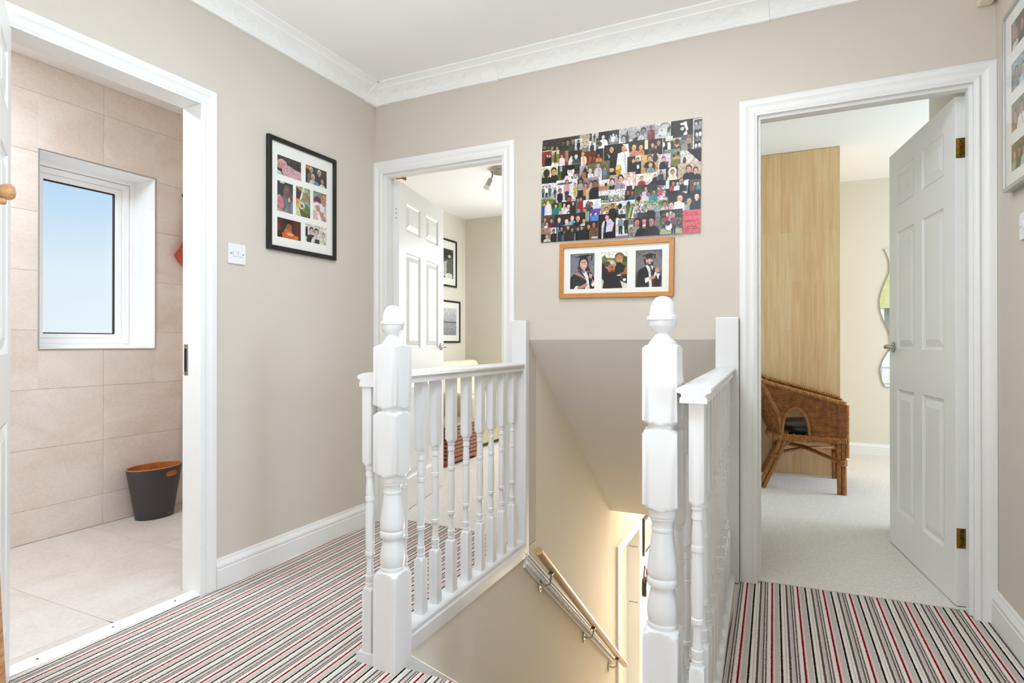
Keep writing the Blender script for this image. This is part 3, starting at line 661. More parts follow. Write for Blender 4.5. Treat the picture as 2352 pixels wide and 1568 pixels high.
# black frame with seven photographs on the left wall
mlf = Matrix.Translation((L, 1.894, 1.969)) @ Matrix.Rotation(PI/2, 4, 'Z')
t = thing('picture_frame', (L, 2.11, 1.446), 'black frame with seven colour family photos beside the light switch', 'picture frame')
f0 = lambda y0, z0, y1, z1, ops: (y0-1.894, 1.969-z0, y1-1.894, 1.969-z1, ops)
frame(t, mlf, 0.439, 0.523, 0.021, 0.018, M['black'], M['mount'], [
    f0(1.953, 1.892, 2.098, 1.802, 'B4a4442,2e2a2a T0,.35,.25,.2,.6,.3,1,.35,1,.75,.3,.6,3a3634 T.25,.45,.5,.4,.75,.5,1,.55,1,1,.3,1,.2,.8,c8a0a8 N.12,.05 T.4,1,.42,.75,.62,.82,.66,1,d8a8a0 E.22,.42,.2,.24,d8a0a0 E.15,.5,.14,.16,c88c8c E.3,.42,.05,.07,b87878 T0,.75,.15,.8,.28,1,0,1,c8c8c4'),
    f0(2.127, 1.894, 2.271, 1.806, 'B4a4038,2c2826 R0,0,.3,.22,b88450 R.45,0,.6,.3,3a4a50 P.28,.24,.14,c08868,d8c8b0,6a625a P.64,.26,.15,c09078,e0d8cc,34343a P.36,.58,.14,c88c70,d8d0c8,ccc0c0 P.78,.68,.13,d09878,a88050,d0dcdc E.52,.95,.13,.18,3a98b8'),
    f0(1.953, 1.772, 2.047, 1.631, 'B34383a,4a4e50 R.2,.02,.45,.07,ddd P.62,.3,.17,8a6a5c,6a5a50,8a8c90 E.78,.45,.2,.2,6a5450 T.3,.5,.5,.4,.6,.8,.35,1,.1,1,6c7074 E.16,.55,.13,.1,d09890 E.25,.72,.2,.18,c87c88 T0,.85,.5,.95,.7,1,0,1,c89080 E.75,.55,.07,.08,c8c0b0'),
    f0(2.066, 1.775, 2.158, 1.632, 'Ba8b088,5c6430 T.05,.05,.5,.2,.3,.5,0,.5,5a3030 T.5,0,.6,.05,.35,.5,.25,.5,e4e0c8 T.5,.25,1,.45,1,.6,.45,.4,b08060 T.35,.4,1,.55,1,.65,.35,.5,70a8a8 T.4,.5,1,.62,1,.75,.4,.65,4a8a3a E.15,.55,.17,.13,d8a030 E.42,.62,.2,.13,d8c8b0 E.42,.63,.09,.06,8a6858 T0,.7,.2,.65,.4,1,0,1,c8cc98 N.15,.05'),
    f0(2.177, 1.776, 2.269, 1.634, 'B7a9a80,d0b0a0 E.35,.3,.25,.13,7a2458 T0,.45,.3,.35,.6,.4,.6,.6,0,.7,e4dcd8 P.82,.2,.2,c89080,a07868,e4e0de T.2,.5,.45,.45,.55,.6,.3,.7,c08878 T.35,.6,.6,.65,1,.9,1,1,.7,1,c48c7c T0,.75,.3,.7,.4,1,0,1,d8b8b0 R.7,.66,.74,.74,8a2a34 R.78,.66,.82,.74,8a2a34'),
    f0(1.953, 1.602, 2.097, 1.511, 'B5a2420,3a1c18 T.75,.1,1,.05,1,1,.7,1,6a2424 T.05,.2,.2,.6,0,.7,7a3a24 E.45,.25,.2,.25,2a1c14 T.3,.6,.4,.4,.6,.5,.62,.75,.3,.8,d07038 E.5,.42,.12,.18,a85a30 T.2,.75,.5,.6,.85,.85,.8,1,.25,1,d8602c E.55,.75,.15,.08,f0a060 E.8,.85,.09,.1,e07838'),
    f0(2.126, 1.605, 2.27, 1.515, 'Bdcd6cc,c8c4c0 R0,.2,.14,.7,334 P.3,.36,.17,d0b8b0,3a2a28,34343a P.52,.4,.19,d8bcb4,3a2624,e0d8d8 T.45,.75,.65,.75,.7,1,.42,1,3a3a40 P.84,.48,.15,c8b8b0,8a8478,d4d0bc N.1,.06')])

# collage board
t = thing('photo_collage_board', (-0.723, D, 1.515), 'large unframed board covered in a collage of family photos with a red corner card', 'collage')
mcb = Matrix.Translation((-1.103, D-0.006, 2.022)) @ Matrix.Rotation(math.radians(0.75), 4, 'Y')
mb = MB().box(0, 0.760, 0, 0.0055, -0.507, 0); mb.xf(mcb); mb.build('board', M['mount'], t)
COLL = '''3 0 186 79|B544c44,3a332d P.06,.45,.13,876,443,332 P.17,.5,.11,765,332,443 P.28,.55,.14,987,443,443 P.42,.6,.12,a97,543,432 P.6,.33,.13,665,221,443 P.72,.35,.16,987,332,443 P.86,.3,.15,987,543,554 P.97,.62,.16,998,432,554
186 0 257 92|B4a433b,6b6257 R0,0,.35,.45,765c50 R.15,0,.25,.4,988 E.5,.78,.45,.36,887968 R.2,.62,.8,1,8a8070 E.52,.36,.3,.34,c9b8a0 E.52,.14,.36,.16,b0a490 E.42,.4,.05,.025,544 E.64,.4,.05,.025,544 E.53,.58,.09,.02,765
171 17 209 83|Bdcdad8,aaa S.5,.18,.09,666,222,333,333 R0,.8,1,1,555
242 37 278 92|Be4e0dc,bbb E.45,.7,.28,.22,333 P.45,.25,.08,888,333,444 R0,.88,1,1,ddd
257 0 290 46|Bccc8c4,999 S.4,.15,.08,888,333,444,555 E.8,.75,.15,.2,444
290 0 336 83|B2a2826 P.5,.3,.13,ccc,222,eee E.2,.68,.18,.14,554 R.1,.95,1,1,ccc
335 0 389 71|B333,555 S.28,.38,.09,bbb,333,999,777 S.5,.3,.1,ccc,333,eee,999 S.75,.38,.09,bbb,333,aaa,777 R0,.85,1,1,888
389 2 417 69|Bc4c2c0,aaa P.7,.4,.2,bbb,333,eee
397 0 517 84|Bb8b8bc,888 P.12,.55,.16,aaa,222,ddd T.2,.5,.26,.1,.32,.45,.34,.95,.2,.95,555 P.66,.42,.13,999,333,333 P.88,.3,.17,888,111,bbb E.4,.72,.05,.1,ccc R0,.86,1,1,777
517 0 556 75|Ba09aa0,8a8288 E.45,.65,.3,.25,844 P.55,.2,.1,966,522,833 E.4,.5,.14,.14,a55
555 0 630 83|Bc4c4c2,777 R0,.6,1,1,bbb E.6,.3,.33,.28,444 E.5,.42,.25,.3,ccc T.25,.85,.9,.75,1,1,.2,1,e8e8e8 E.62,.2,.24,.14,bbb T.23,.45,.15,.6,.3,.6,ccc E.42,.4,.05,.03,333 E.34,.68,.08,.03,666
628 0 724 81|B26241f,332f29 T.4,.2,.7,.1,.72,.3,.78,.55,.72,.6,.74,.9,.55,.85,.6,.7,.68,.62,.62,.4,.6,.3,.45,.28,e6e4de E.52,.48,.1,.1,bbb T.6,.45,.68,.5,.66,.62,.58,.55,222
723 3 760 150|Bdedad4
728 7 760 51|B555,333 P.3,.4,.2,bbb,222,888 P.78,.35,.2,aaa,222,999
728 51 760 99|B444,222 P.4,.45,.2,ccc,222,555 P.8,.4,.2,ddd,222,777
728 100 758 146|B444,333 P.3,.45,.22,ccc,222,555 P.75,.42,.2,ccc,222,666
3 53 51 141|Ba04f32,8a3f28 P.55,.3,.08,dba,322,2a2a33 P.8,.32,.08,cba,322,222 R.4,.5,1,1,2a2a30 R0,0,1,.04,ddd
50 58 92 139|Bcfc8b0,8a7a3a R0,.25,1,.7,9a8a3a T.4,.1,.6,.1,.65,.7,.35,.7,3a4a3a E.25,.85,.2,.15,eee E.7,.88,.22,.12,ddd
91 66 139 143|B6a5a34,7a4a38 P.3,.3,.1,d9a07f,432,ecd0d4 E.3,.75,.32,.25,e8ccd0 R.65,0,1,.7,b87a6c
139 73 203 156|B3a3c2c,2b2b25 P.25,.35,.12,bba,333,ccc P.62,.35,.12,ddc,aaa,555 R.3,.75,.9,.85,998 E.2,.5,.12,.14,ddd
202 84 278 164|B6a3a20,7a3018 P.16,.12,.12,e0a050,c08030,e8ccb8 P.62,.4,.14,b06030,401c10,a04420 P.88,.42,.12,a05028,301810,8a3418 E.55,.9,.3,.15,401c18
278 78 320 158|B2c2420,3a2e26 R.82,0,.92,1,b08a5a P.3,.4,.12,a06a48,221,d08a40
319 67 439 224|B2e2824,26221f T.05,.25,.35,.12,.55,.5,.4,1,0,1,0,.4,2a2624 P.3,.14,.09,d8a070,322,222 T.12,.25,.25,.35,.2,.42,9ab T.55,.3,.75,.28,1,.5,1,1,.5,1,.5,.6,e4e6de P.78,.15,.1,d9a060,322,e4e6de T.7,.03,.95,.05,1,.4,.9,.35,.86,.12,d8dcdc E.58,.78,.12,.16,b89a30 E.55,.7,.08,.08,dcc46a E.3,.76,.12,.06,d8a070
0 130 85 220|Bdcd8cc,9a9a6a P.3,.42,.2,4a3a20,2c2418,22201a P.75,.33,.18,d0a860,222018,2a3a30 T0,.6,1,.7,1,1,0,1,2c3a30 E.55,.55,.05,.08,e8d8a8
84 137 124 207|B4a4a34,5a7a24 R.3,0,.6,.4,9aacb0 R.85,0,.93,1,ccd R.5,.4,.9,1,2a2424
109 138 197 222|B2a3330,2c2c28 E.5,.4,.2,.28,ecd0c8 T.0,1,.2,.6,.5,.6,.6,1,ecd4d0 R.6,.55,1,1,a89aa0 N.25,.1 E.5,.15,.25,.15,222
195 151 239 215|Bb8a8b0,8a7a80 T.1,.9,.7,.05,1,.6,1,1,0,1,2c2826 E.55,.72,.26,.28,b06c3c
238 140 346 228|B7a7a50,5a5a34 P.12,.45,.11,dba,ccb,ded8d8 P.48,.2,.11,c9a,a98,c8c0c8 S.78,.4,.08,b96,432,6a8a9a,678 E.45,.9,.16,.1,ddd R0,0,.55,.1,555
440 64 510 146|B3a2c22,44362c P.3,.35,.18,e0a860,402c1c,d08c70 P.75,.4,.16,e0a868,3a281a,c89060 E.3,.95,.4,.25,c07e6a R.6,.75,1,1,d8a050
509 69 591 152|B342a24,2e2624 R0,0,.2,.5,e0d2b4 P.45,.3,.13,d09a74,3a221a,4c4650 P.78,.22,.14,c88a64,402418,26242a P.62,.42,.1,c89070,2a1c16,333 R.02,.5,.2,1,222 R0,.9,.6,1,667
590 65 637 136|Be8e6dc R.08,.06,1,1,3a4a38 R.3,0,1,.3,dcd8c4 T.5,.4,.75,.35,.8,.95,.5,.95,f0eee8 E.15,.5,.1,.16,eee R.1,.6,.5,1,222
636 66 673 138|B8a8a70,6a7240 R0,0,1,.15,333 R0,.15,1,.3,ccc4a4 P.5,.5,.18,d0a080,5a4030,2c2c34 E.5,.38,.3,.18,5c4234
673 68 723 145|B5a6068,8a7a60 S.65,.1,.1,b07a58,332c2a,b88864,3a3a44 E.3,.75,.3,.3,9a9484 R0,.3,.4,.4,789
599 124 670 200|B8a9a88,6a7a38 R0,.35,1,1,7a8038 E.35,.6,.3,.08,b08a60 E.75,.55,.25,.09,c09a70 E.6,.42,.06,.08,222 E.85,.3,.07,.1,221
669 136 760 213|Bd8d2cc,b8b0a0 T.3,0,1,0,1,.85,2b2b30 E.35,.6,.22,.28,e6cabc N.2,.07 E.22,.6,.08,.2,5a4a44
430 135 494 220|B3a3028,2e2a24 R.6,0,1,.3,e6e4e2 P.45,.25,.11,d8a474,6a5030,25252c P.75,.22,.11,c89878,2a221e,24242c R.7,.5,.85,.7,ddd
493 136 574 234|Bc8a878,b89058 P.5,.18,.13,d8a080,3a2a22,3a382c P.55,.5,.1,e0b090,c0a080,8a9a9a R0,.6,.3,1,b89858 E.8,.2,.14,.2,4a3a34 R.2,.9,.8,1,222
574 141 628 221|Bccbccc,c8bac8 P.42,.3,.12,d8a898,2a2428,24242e E.65,.55,.16,.1,6a4a58 R.3,.9,1,1,333
659 195 760 282|Bc4b09c,b09a86 P.48,.3,.16,d0a088,2e2622,24221f P.76,.42,.15,d8a890,342a26,262220 P.18,.85,.12,d8a890,5a4030,444 
608 206 660 271|B3c3432,6a5a44 E.55,.35,.35,.36,e4d8c8 P.55,.35,.16,c88a6a,6a4a3a,e0d4c4 E.5,.8,.4,.16,d8ccb8 R0,.93,1,1,222
568 211 610 261|Bd0ccc8,8a8684 P.4,.25,.14,888,333,555 R.3,.5,.6,1,444
471 220 568 283|Be0dcd4,d0c8bc P.28,.35,.15,d8b090,4a3a30,a83c34 E.5,.2,.16,.2,e8ccb8 T.45,1,1,.3,1,1,34343c P.9,.25,.1,d0a890,2a2622,2c2c34
345 211 417 282|Bb89c90,c0a49c P.2,.45,.2,d8b0a0,3a2e2a,3c3a40 P.75,.35,.22,d8a890,2e2422,9a94a0 E.8,.18,.22,.16,2e2422
394 207 469 298|Bd8bcb4,d0b4ac P.05,.3,.2,d8a890,2e2422,9a94a0 P.6,.3,.1,e8d8d0,a86,e4d0d8 T.52,.12,.58,0,.66,.14,a8584a R.45,.68,.8,1,3a3634
0 216 80 302|Be0dcdc,aab S.12,.2,.07,d0a090,322,678080,333 S.34,.22,.07,d0a090,322,f0f0f0,222 S.55,.2,.07,c89080,322,2a8a7a,6a5058 S.88,.35,.06,c09080,222,444,555 R0,.93,1,1,7a9a3a
79 208 188 322|Be4e2e0,c0bcb8 R.05,.12,.75,.2,556 S.5,.1,.09,c08a70,222,c89aa0,4a4044 S.18,.45,.09,b86,222,2a2430,333 P.6,.85,.14,b05060,222,a84a58
160 222 194 303|Bd8d6d4 S.5,.2,.09,d8a080,5a3a22,b8b060,a8a050
187 213 223 309|B4a4442,332e2c S.45,.12,.1,b08068,222,a0a0a8,333
218 210 294 321|Ba89098,3a302c S.15,.33,.1,c88a68,3a2a22,d88a50,333 P.5,.3,.11,c0a080,322,c0b090 P.75,.3,.13,a06a58,222,2a2624 R.4,.75,1,1,2c2a26
293 228 345 291|Bdcdcdc,9a8a70 R0,.45,1,1,a09078 E.68,.38,.12,.12,2a2622 E.68,.6,.16,.1,d0763c E.25,.6,.25,.1,d07a48
291 280 420 355|Be0dcd8,4a5a48 R.0,0,1,.35,d8d4d0 R.0,.3,.4,.6,445a40 N.75,.03 R0,.78,1,1,e6e2e0
0 291 64 380|B7a9a34,56702a P.25,.3,.1,d8a088,222,2c5a9a P.55,.25,.1,e8c8b8,b08a70,d8c8cc T.4,.35,.75,.3,1,1,.3,1,ddd4d8 R.55,.75,1,1,d8d8e0
56 317 107 381|B3a4a24,5a7a2a P.42,.22,.13,e0b898,3a2a22,2a8a88 R.7,0,1,.6,6a9a3a P.85,.7,.12,e0b8a0,433,ccc
107 316 179 391|B2c2c2a,222 P.2,.2,.12,e0b8a8,222,ccc P.5,.3,.15,e8c0b0,332,e0dcdc P.82,.15,.12,d0a898,222,333 P.5,.75,.13,e8c4b4,322,ddd
180 296 219 389|B2e3a34,5a6a5a P.3,.18,.1,b08070,222,2a8070 R.1,.3,.5,.6,2a8474 P.65,.15,.1,c09080,222,a83040 R.2,.65,.6,1,8a9494
218 317 306 370|Be4e2e2,ccc8c8 P.3,.3,.16,c09080,222,555 P.45,.45,.2,b87a60,322,434 E.75,.7,.2,.5,c8ccd8 R.15,.3,.32,.6,566
219 351 253 424|B5a6a50,4a4a34 P.25,.2,.14,d89070,4a3020,8aa890 R.3,.3,1,.8,8aaa94
250 362 320 426|B6a58b0,4a3c98 P.45,.4,.15,d8b8d8,222a5a,4a88c8 P.1,.4,.12,c8a8d0,434,8a6ac0 P.82,.25,.14,d8c0e0,434,b8a0e0 E.45,.75,.28,.3,4a90d0
308 343 381 399|Bb8a480,a88c64 P.35,.45,.16,d09a70,2a221c,e0dcd8 P.75,.25,.17,b8805a,2a221c,2c2a26 P.4,.85,.14,e0b090,222,ddd
0 373 73 443|B6a5a50,4a3c3a P.3,.3,.13,c88a80,6a4038,7a7a76 P.42,.6,.12,d8a890,433,ddd P.75,.4,.13,d0a088,3a2a24,7a2c34
72 375 230 447|B3a3a30,2a2a2a P.16,.35,.17,e0b8a0,5a4a3a,2c3c8a P.4,.5,.18,ecc8b8,5a4030,d8a0b8 P.58,.3,.18,ecc4b0,3a2c24,78b0c8 P.76,.35,.2,d8a888,3a3028,2a262c P.95,.55,.15,d09a80,322,ccc
0 435 54 504|Bb08c74,9a7860 P.2,.3,.13,a88068,554,3a3c3a P.6,.62,.15,d8a890,6a5040,d0d0d4
53 437 84 501|Bd8d8dc,c0c0c8 P.5,.28,.14,a87860,2a2420,4a2c24
82 431 175 505|B3c4630,2c2e2c P.1,.15,.1,c0a090,222,5a8ab0 P.3,.2,.13,b88870,322,34363a P.48,.45,.12,c89880,332,4a6a8a P.65,.15,.13,c8a088,6a5a4a,363634 P.88,.3,.13,b08870,222,383836
174 439 230 506|B4a5a3a,24262a P.35,.2,.12,c0a080,322,20222a P.68,.15,.12,c8a888,222,2c3040 R0,.5,.15,1,888
229 420 296 507|B3a3026,2c261e P.28,.28,.13,c89070,2a2018,222018 P.65,.2,.13,b88050,3a2618,7a5a40 R.5,.85,.95,.95,ccc R.95,0,1,1,8a6a4a
295 392 379 507|B3a1e20,2a181c P.5,.14,.11,d8a8a0,3a2a28,c8c4d4 T.35,.3,.7,.2,.9,.4,.8,.7,.4,.75,c8c6d6 T.4,.25,.5,.35,.42,.8,.3,.7,33323a T.3,.75,.8,.72,1,1,.3,1,111116 T.7,.5,.95,.35,.8,.6,d8b0b8
377 392 438 507|Be0dcdc,d4d0d0 R0,0,1,.2,2a3034 S.42,.18,.08,b08878,222,8a929a,26262c S.85,.22,.075,a87a68,222,2c2c34,1c1c22 R0,.92,1,1,889
423 287 466 345|B5a4a30,34322c P.3,.22,.18,b86a3a,2a1c14,24241f P.75,.3,.17,b06a40,2a1c14,34507a
465 273 570 364|B4a5240,7a8070 R.3,0,1,.25,444 P.5,.2,.11,c09a88,332,ccc8d0 P.28,.5,.1,b08060,4a3424,d8ccc8 P.63,.48,.12,a87a68,2a2422,c0c4d0 P.85,.4,.12,b08070,1c1a1c,2498a8 P.2,.68,.12,1a1614,1a1614,d8a848
567 283 611 360|B8a7a78,c8c0c0 P.2,.2,.12,c08a78,322,c83040 P.55,.4,.13,a87868,322,c08ac0 R.2,.65,1,1,d8c8cc N.5,.06
608 264 668 338|B2c2e2c,34342e R0,0,.25,.5,d8dcdc P.55,.2,.11,c09080,322,b84a34 P.85,.25,.11,d8b8a8,222,e0e0e0 R.2,.65,1,1,222
665 269 710 337|Bd8d8dc,34343a P.35,.12,.13,b08070,2a2624,2c2c30 R.5,.1,.9,.35,f0f0f0 R.4,.75,.75,.95,e8e8e8
707 272 760 340|B6a605c,2a2c2c P.5,.25,.12,c0a090,222,a0404a P.75,.25,.12,d0b8a8,222,444 R.65,.4,.95,.65,2898a0 R0,.7,1,1,24262a
617 324 691 411|B2c241f,241f1c P.72,.28,.2,e0a898,4a3226,e4e0e4 T.35,.5,.7,.4,.9,.6,.9,1,.3,1,e4e2e6 P.2,.62,.2,d8a8a8,6a5a54,8a9a98 E.12,.2,.2,.3,3a2a22
688 329 760 415|B1f1f1f,2a3a20 R0,.4,.3,1,5a8030 P.32,.4,.17,d0a880,2a221c,9aa4a4 P.76,.22,.17,e0c4a8,1c1a18,1a1a1c
392 337 470 419|Bd8dcdc,3a4448 P.1,.3,.13,222,222,ccc P.35,.35,.12,b09080,eee,d8dce0 P.6,.2,.1,333,222,ccc P.2,.6,.13,a08070,ddd,8aa0b0 R0,.75,1,1,2a3438
426 357 477 422|B5a6244,8a9a60 T.2,.9,.5,.05,.7,.1,.4,1,a8b070 T.5,1,.75,.15,.9,.2,.7,1,c8dcc4 T.4,.95,.6,.2,.65,.25,.5,.95,3a4a3a
469 356 525 414|Bb8a8b0,5a4a50 N.9,.07 R.5,.7,1,1,ddd
508 348 597 419|B8a9a78,a0a890 N.3,.06 T.4,.6,.9,.3,1,.5,.6,.75,88a0b0 P.38,.45,.14,d0a890,b0a090,22222a
584 353 621 417|B6a7a50,9a9a80 P.55,.25,.18,b08068,332c2a,c0bcb0
463 400 587 507|B8a8684,6a6664 R.15,0,.5,.6,4a4846 R.5,0,.8,.4,2a2c30 P.14,.4,.16,c08070,2a221f,9a9896 P.4,.42,.19,c88a78,3a2420,211f1f P.66,.4,.17,c08878,2a2422,2a2a2c E.28,.5,.06,.25,3a2420 E.53,.5,.06,.25,3a2420 E.4,.55,.05,.03,fff
586 397 683 507|B26302a,7a8a60 N.35,.06 R0,.78,1,1,a8ac8c S.32,.18,.08,d8b0a0,543,b8343c,8a8a90 S.48,.15,.07,d8b8a8,ba9,b08a90,99a S.6,.22,.09,c8a098,544,8a5060,3a3c50 E.4,.68,.14,.15,e0dcdc E.35,.55,.12,.1,2c3c6a
681 405 760 507|Bc4505a,b84a54'''
placed = [(0, 0, 760, 507, 0)]
fill = ['Bd0ccc4,6a665e P.3,.4,.15,c09078,322,556 P.7,.45,.15,c89880,433,888', 'B3a4434,2a2a2a S.3,.2,.08,c09078,222,888,333 S.65,.2,.08,b88870,222,a55,334', 'B6a7a5a,4a4a3a P.5,.4,.2,c89078,322,4a6a8a']
rr = random.Random(3)
for gy in range(9):
    for gx in range(13):
        x0, y0 = gx*58.4, gy*56.3
        print_mesh('photo', mcb @ Matrix.Translation((x0/1000, -0.0004, -y0/1000)), 58.4, 56.3, rr.choice(fill), t, 3.2, 0.3, 100+gy*13+gx, 1.3)
redcard = None
for k, ln in enumerate(COLL.strip().splitlines()):
    hd, ops = ln.split('|'); x0, y0, x1, y1 = (int(q) for q in hd.split())
    lay = 1+max([p[4] for p in placed if p[0] < x1-3 and p[2] > x0+3 and p[1] < y1-3 and p[3] > y0+3])
    placed.append((x0, y0, x1, y1, lay))
    o = print_mesh('photo', mcb @ Matrix.Translation((x0/1000, -0.0004-0.00035*lay, -y0/1000)), x1-x0, y1-y0, ops, t, 1.9, 0.3, 300+k, 1.22 if k < 83 else None)
    if k == 83: redcard = (o, lay); o.name = 'red_card'; o['label'] = 'red card with hand lettering'; ORG[o.name] = ORG[t.name].copy()
ro, lay = redcard; mrc = mcb @ Matrix.Translation((0.681, -0.0006-0.00035*lay, -0.405)) @ Matrix.Rotation(PI/2, 4, 'X')
for txt, x, y, s in (('HAPPY 50', 0.034, -0.053, 0.0118), ('TH', 0.0655, -0.047, 0.0062), ('all our love', 0.0395, -0.0765, 0.0088)):
    text_mesh(txt, s, mrc @ Matrix.Translation((x, y, 0.0)), M['redink'], 'lettering', ro, ext=0.0001, align='CENTER')
mb = MB(); rr = random.Random(5)          # the lines of joined handwriting too small to read
for yy, words in ((-0.013, ((0.008, 0.024), (0.030, 0.049), (0.053, 0.064))), (-0.0225, ((0.003, 0.026), (0.029, 0.047), (0.050, 0.070))), (-0.0835, ((0.004, 0.017), (0.020, 0.028), (0.032, 0.052), (0.055, 0.073)))):
    for a, b in words:
        n = int((b-a)/0.0011); pts = [(a+(b-a)*i/n, yy+(0.0021+0.0012*rr.random())*(1 if i % 2 else -1)*0.6, 0.0) for i in range(n+1)]
        mb.tube(pts, 0.00042, 4)
mb.xf(mrc); tag(mb.build('handwriting', M['redink'], ro), kind='stuff')

# beech frame with three graduation portraits
mwf = Matrix.Translation((-1.008, D, 1.500)) @ Matrix.Rotation(math.radians(0.9), 4, 'Y')
t = thing('picture_frame', (-0.735, D, 1.225), 'wooden frame with three graduation portraits under the photo collage', 'picture frame')
g1 = 'B74747e,8a8a94 E.2,.3,.3,.2,7e7e88 E.8,.7,.2,.2,80808a T.36,.2,.64,.14,.74,.5,.78,.5,.66,.36,.72,.45,.34,.45,2a2020 E.55,.3,.19,.2,3a2624 T.37,.28,.3,.44,.45,.46,3a2624 T.68,.28,.82,.5,.62,.5,3a2624 R.48,.38,.62,.52,c8988a E.55,.31,.145,.14,d8a898 E.5,.26,.035,.012,4a2c28 E.61,.25,.035,.012,4a2c28 E.57,.36,.06,.016,f0e4e0 E.56,.31,.02,.02,c08478 T.38,.19,.64,.17,.68,.1,.4,.11,1e1c1e T.2,.1,.6,.055,.9,.055,.62,.11,.2,.12,161416 T.86,.06,.9,.06,.88,.22,.83,.22,161416 T0,.7,.12,.6,.4,.46,.6,.55,.85,.52,1,.75,1,1,0,1,1c1a1c T.36,.46,.5,.44,.72,.75,.72,.8,.4,.6,1a2c5a T.3,.5,.36,.47,.74,.76,.72,.79,.55,.72,.2,.55,2c3a78 T.26,.53,.32,.5,.72,.76,.68,.77,.5,.67,.16,.57,b0886c T.44,.46,.56,.56,.66,.5,.74,.66,.8,.98,.62,1,.68,.75,e8e4ea T.5,.46,.6,.46,.6,.56,c8988a T.16,1,.25,.9,.36,.9,.3,1,e8e6e4 T.3,.94,.5,.88,.62,.83,.72,.86,.68,.93,.5,.97,.3,.98,c88c7c T.78,.55,.9,.6,.86,.72,.76,.66,d0a090 T.9,.72,.98,.78,.92,.92,.84,.9,c08474 T.86,.86,1,.76,1,.9,.9,.93,e8e6e4'
g2 = 'Bf0eee2,e8e6d8 R0,.18,1,.42,4a5a2c T0,.15,.12,.08,.2,.16,.5,.18,.6,.15,.6,.3,0,.3,6a7a4a T.6,.2,.8,.1,1,.16,1,.5,.6,.5,4a5a28 T.6,.3,1,.28,1,.42,.6,.42,5a7a2a R.62,.42,1,.75,a86a34 E.68,.14,.17,.11,7a5a44 E.68,.2,.13,.11,c8865c T.62,.2,.8,.2,.78,.36,.6,.36,d89468 T.5,.32,.7,.28,.9,.4,.85,.55,.6,.6,.45,.5,1c1c26 T0,.32,.3,.3,.5,.4,.6,.55,.62,.98,0,1,0,.7,1a1a1e E.34,.34,.22,.13,c8b088 E.22,.33,.12,.08,5a4630 E.4,.32,.06,.07,e4d4b0 E.38,.45,.14,.12,c07a50 E.4,.42,.04,.02,4a2a1c E.42,.5,.06,.02,8a3a2a T.1,.62,.4,.52,.75,.62,.82,.98,.06,.98,1b1b20 R.6,.62,.74,.65,e8e4dc R.78,.62,1,.86,2a2624 E.88,.76,.06,.04,e8e8d8 T.72,.78,1,.88,1,1,.82,1,d8dcc8 T0,.7,.1,.78,.05,1,0,1,d8dcc0'
g3 = 'B6e6a6c,5c585a E.5,.4,.5,.35,7c787a T.3,.26,.66,.22,.66,.42,.38,.42,2a2222 E.52,.3,.13,.11,c8a090 E.5,.28,.1,.07,e0bcac E.46,.265,.03,.012,2a1c1a E.58,.26,.03,.012,2a1c1a T.42,.34,.64,.32,.6,.42,.5,.44,5a3a34 E.53,.36,.05,.016,e8d8d4 T.38,.2,.62,.18,.64,.235,.4,.25,1a1819 T.25,.17,.53,.1,.74,.14,.6,.19,.4,.19,141213 T.7,.13,.75,.13,.73,.25,.69,.25,141213 T.08,.62,.15,.52,.36,.45,.62,.47,.8,.52,.97,.75,.9,1,.05,1,171415 T.38,.42,.45,.4,.56,.5,.62,.42,.66,.48,.6,.6,.62,1,.52,1,.5,.6,e6dfe4 T.55,.48,.6,.47,.66,.7,.7,.98,.63,.98,5a2a2c T.48,.54,.52,.52,.58,.75,.54,.75,e4e0e2 T.78,.48,.84,.5,.74,.72,.66,.74,ece6e2 E.8,.55,.08,.07,c89484 T.54,.72,.72,.68,.74,.76,.54,.8,c89484 T.36,.75,.52,.72,.54,.82,.38,.88,eceae8 T.76,.64,.9,.64,.84,.8,eceaee'
f1 = lambda x0, z0, x1, z1, ops: (x0+1.008, 1.500-z0-(0.003 if x0 > -0.7 else 0), x1+1.008, 1.500-z1-(0.003 if x0 > -0.7 else 0), ops)
frame(t, mwf, 0.547, 0.264, 0.021, 0.017, M['oak'], M['mount'], [f1(-0.954, 1.449, -0.832, 1.279, g1), f1(-0.796, 1.448, -0.674, 1.278, g2), f1(-0.635, 1.447, -0.514, 1.277, g3)], res=1.4)
# silver frame on the right wall
t = thing('picture_frame', (R, 2.2, 1.525), 'silver metal frame with rows of family photos on the right wall', 'picture frame')
mrf = Matrix.Translation((R, 2.484, 2.113)) @ Matrix.Rotation(-PI/2, 4, 'Z')
ph = []
rows = [(2.058, 1.969), (1.927, 1.836), (1.795, 1.704), (1.663, 1.576)]
rp = ['B4a4038,8a7868 R.05,0,.3,.6,999 P.3,.5,.2,c09078,a88,dcd8d8 P.7,.4,.2,b88470,322,333', 'Ba8b0b8,6a6c70 R0,.3,.4,.7,778 P.35,.4,.17,b88a74,322,9a9c98 P.75,.5,.17,c89880,433,b8dce0', 'B8a7a70,a08a70 P.25,.5,.22,c89078,643,b88878 P.65,.35,.2,c09078,322,f0ece8', 'B7a6c60,4a4240 P.2,.45,.16,c09078,a85,88a898 P.5,.4,.16,b88470,322,444 P.8,.45,.16,c89880,322,a8c8c0']
for j, (za, zb) in enumerate(rows):
    for i in range(3): ph.append((0.064+i*0.155, 2.113-za, 0.064+i*0.155+0.13, 2.113-zb, rp[(j+i*2) % 4]))
frame(t, mrf, 0.545, 0.590, 0.012, 0.030, M['alu'], M['mount'], ph, inset=0.006)

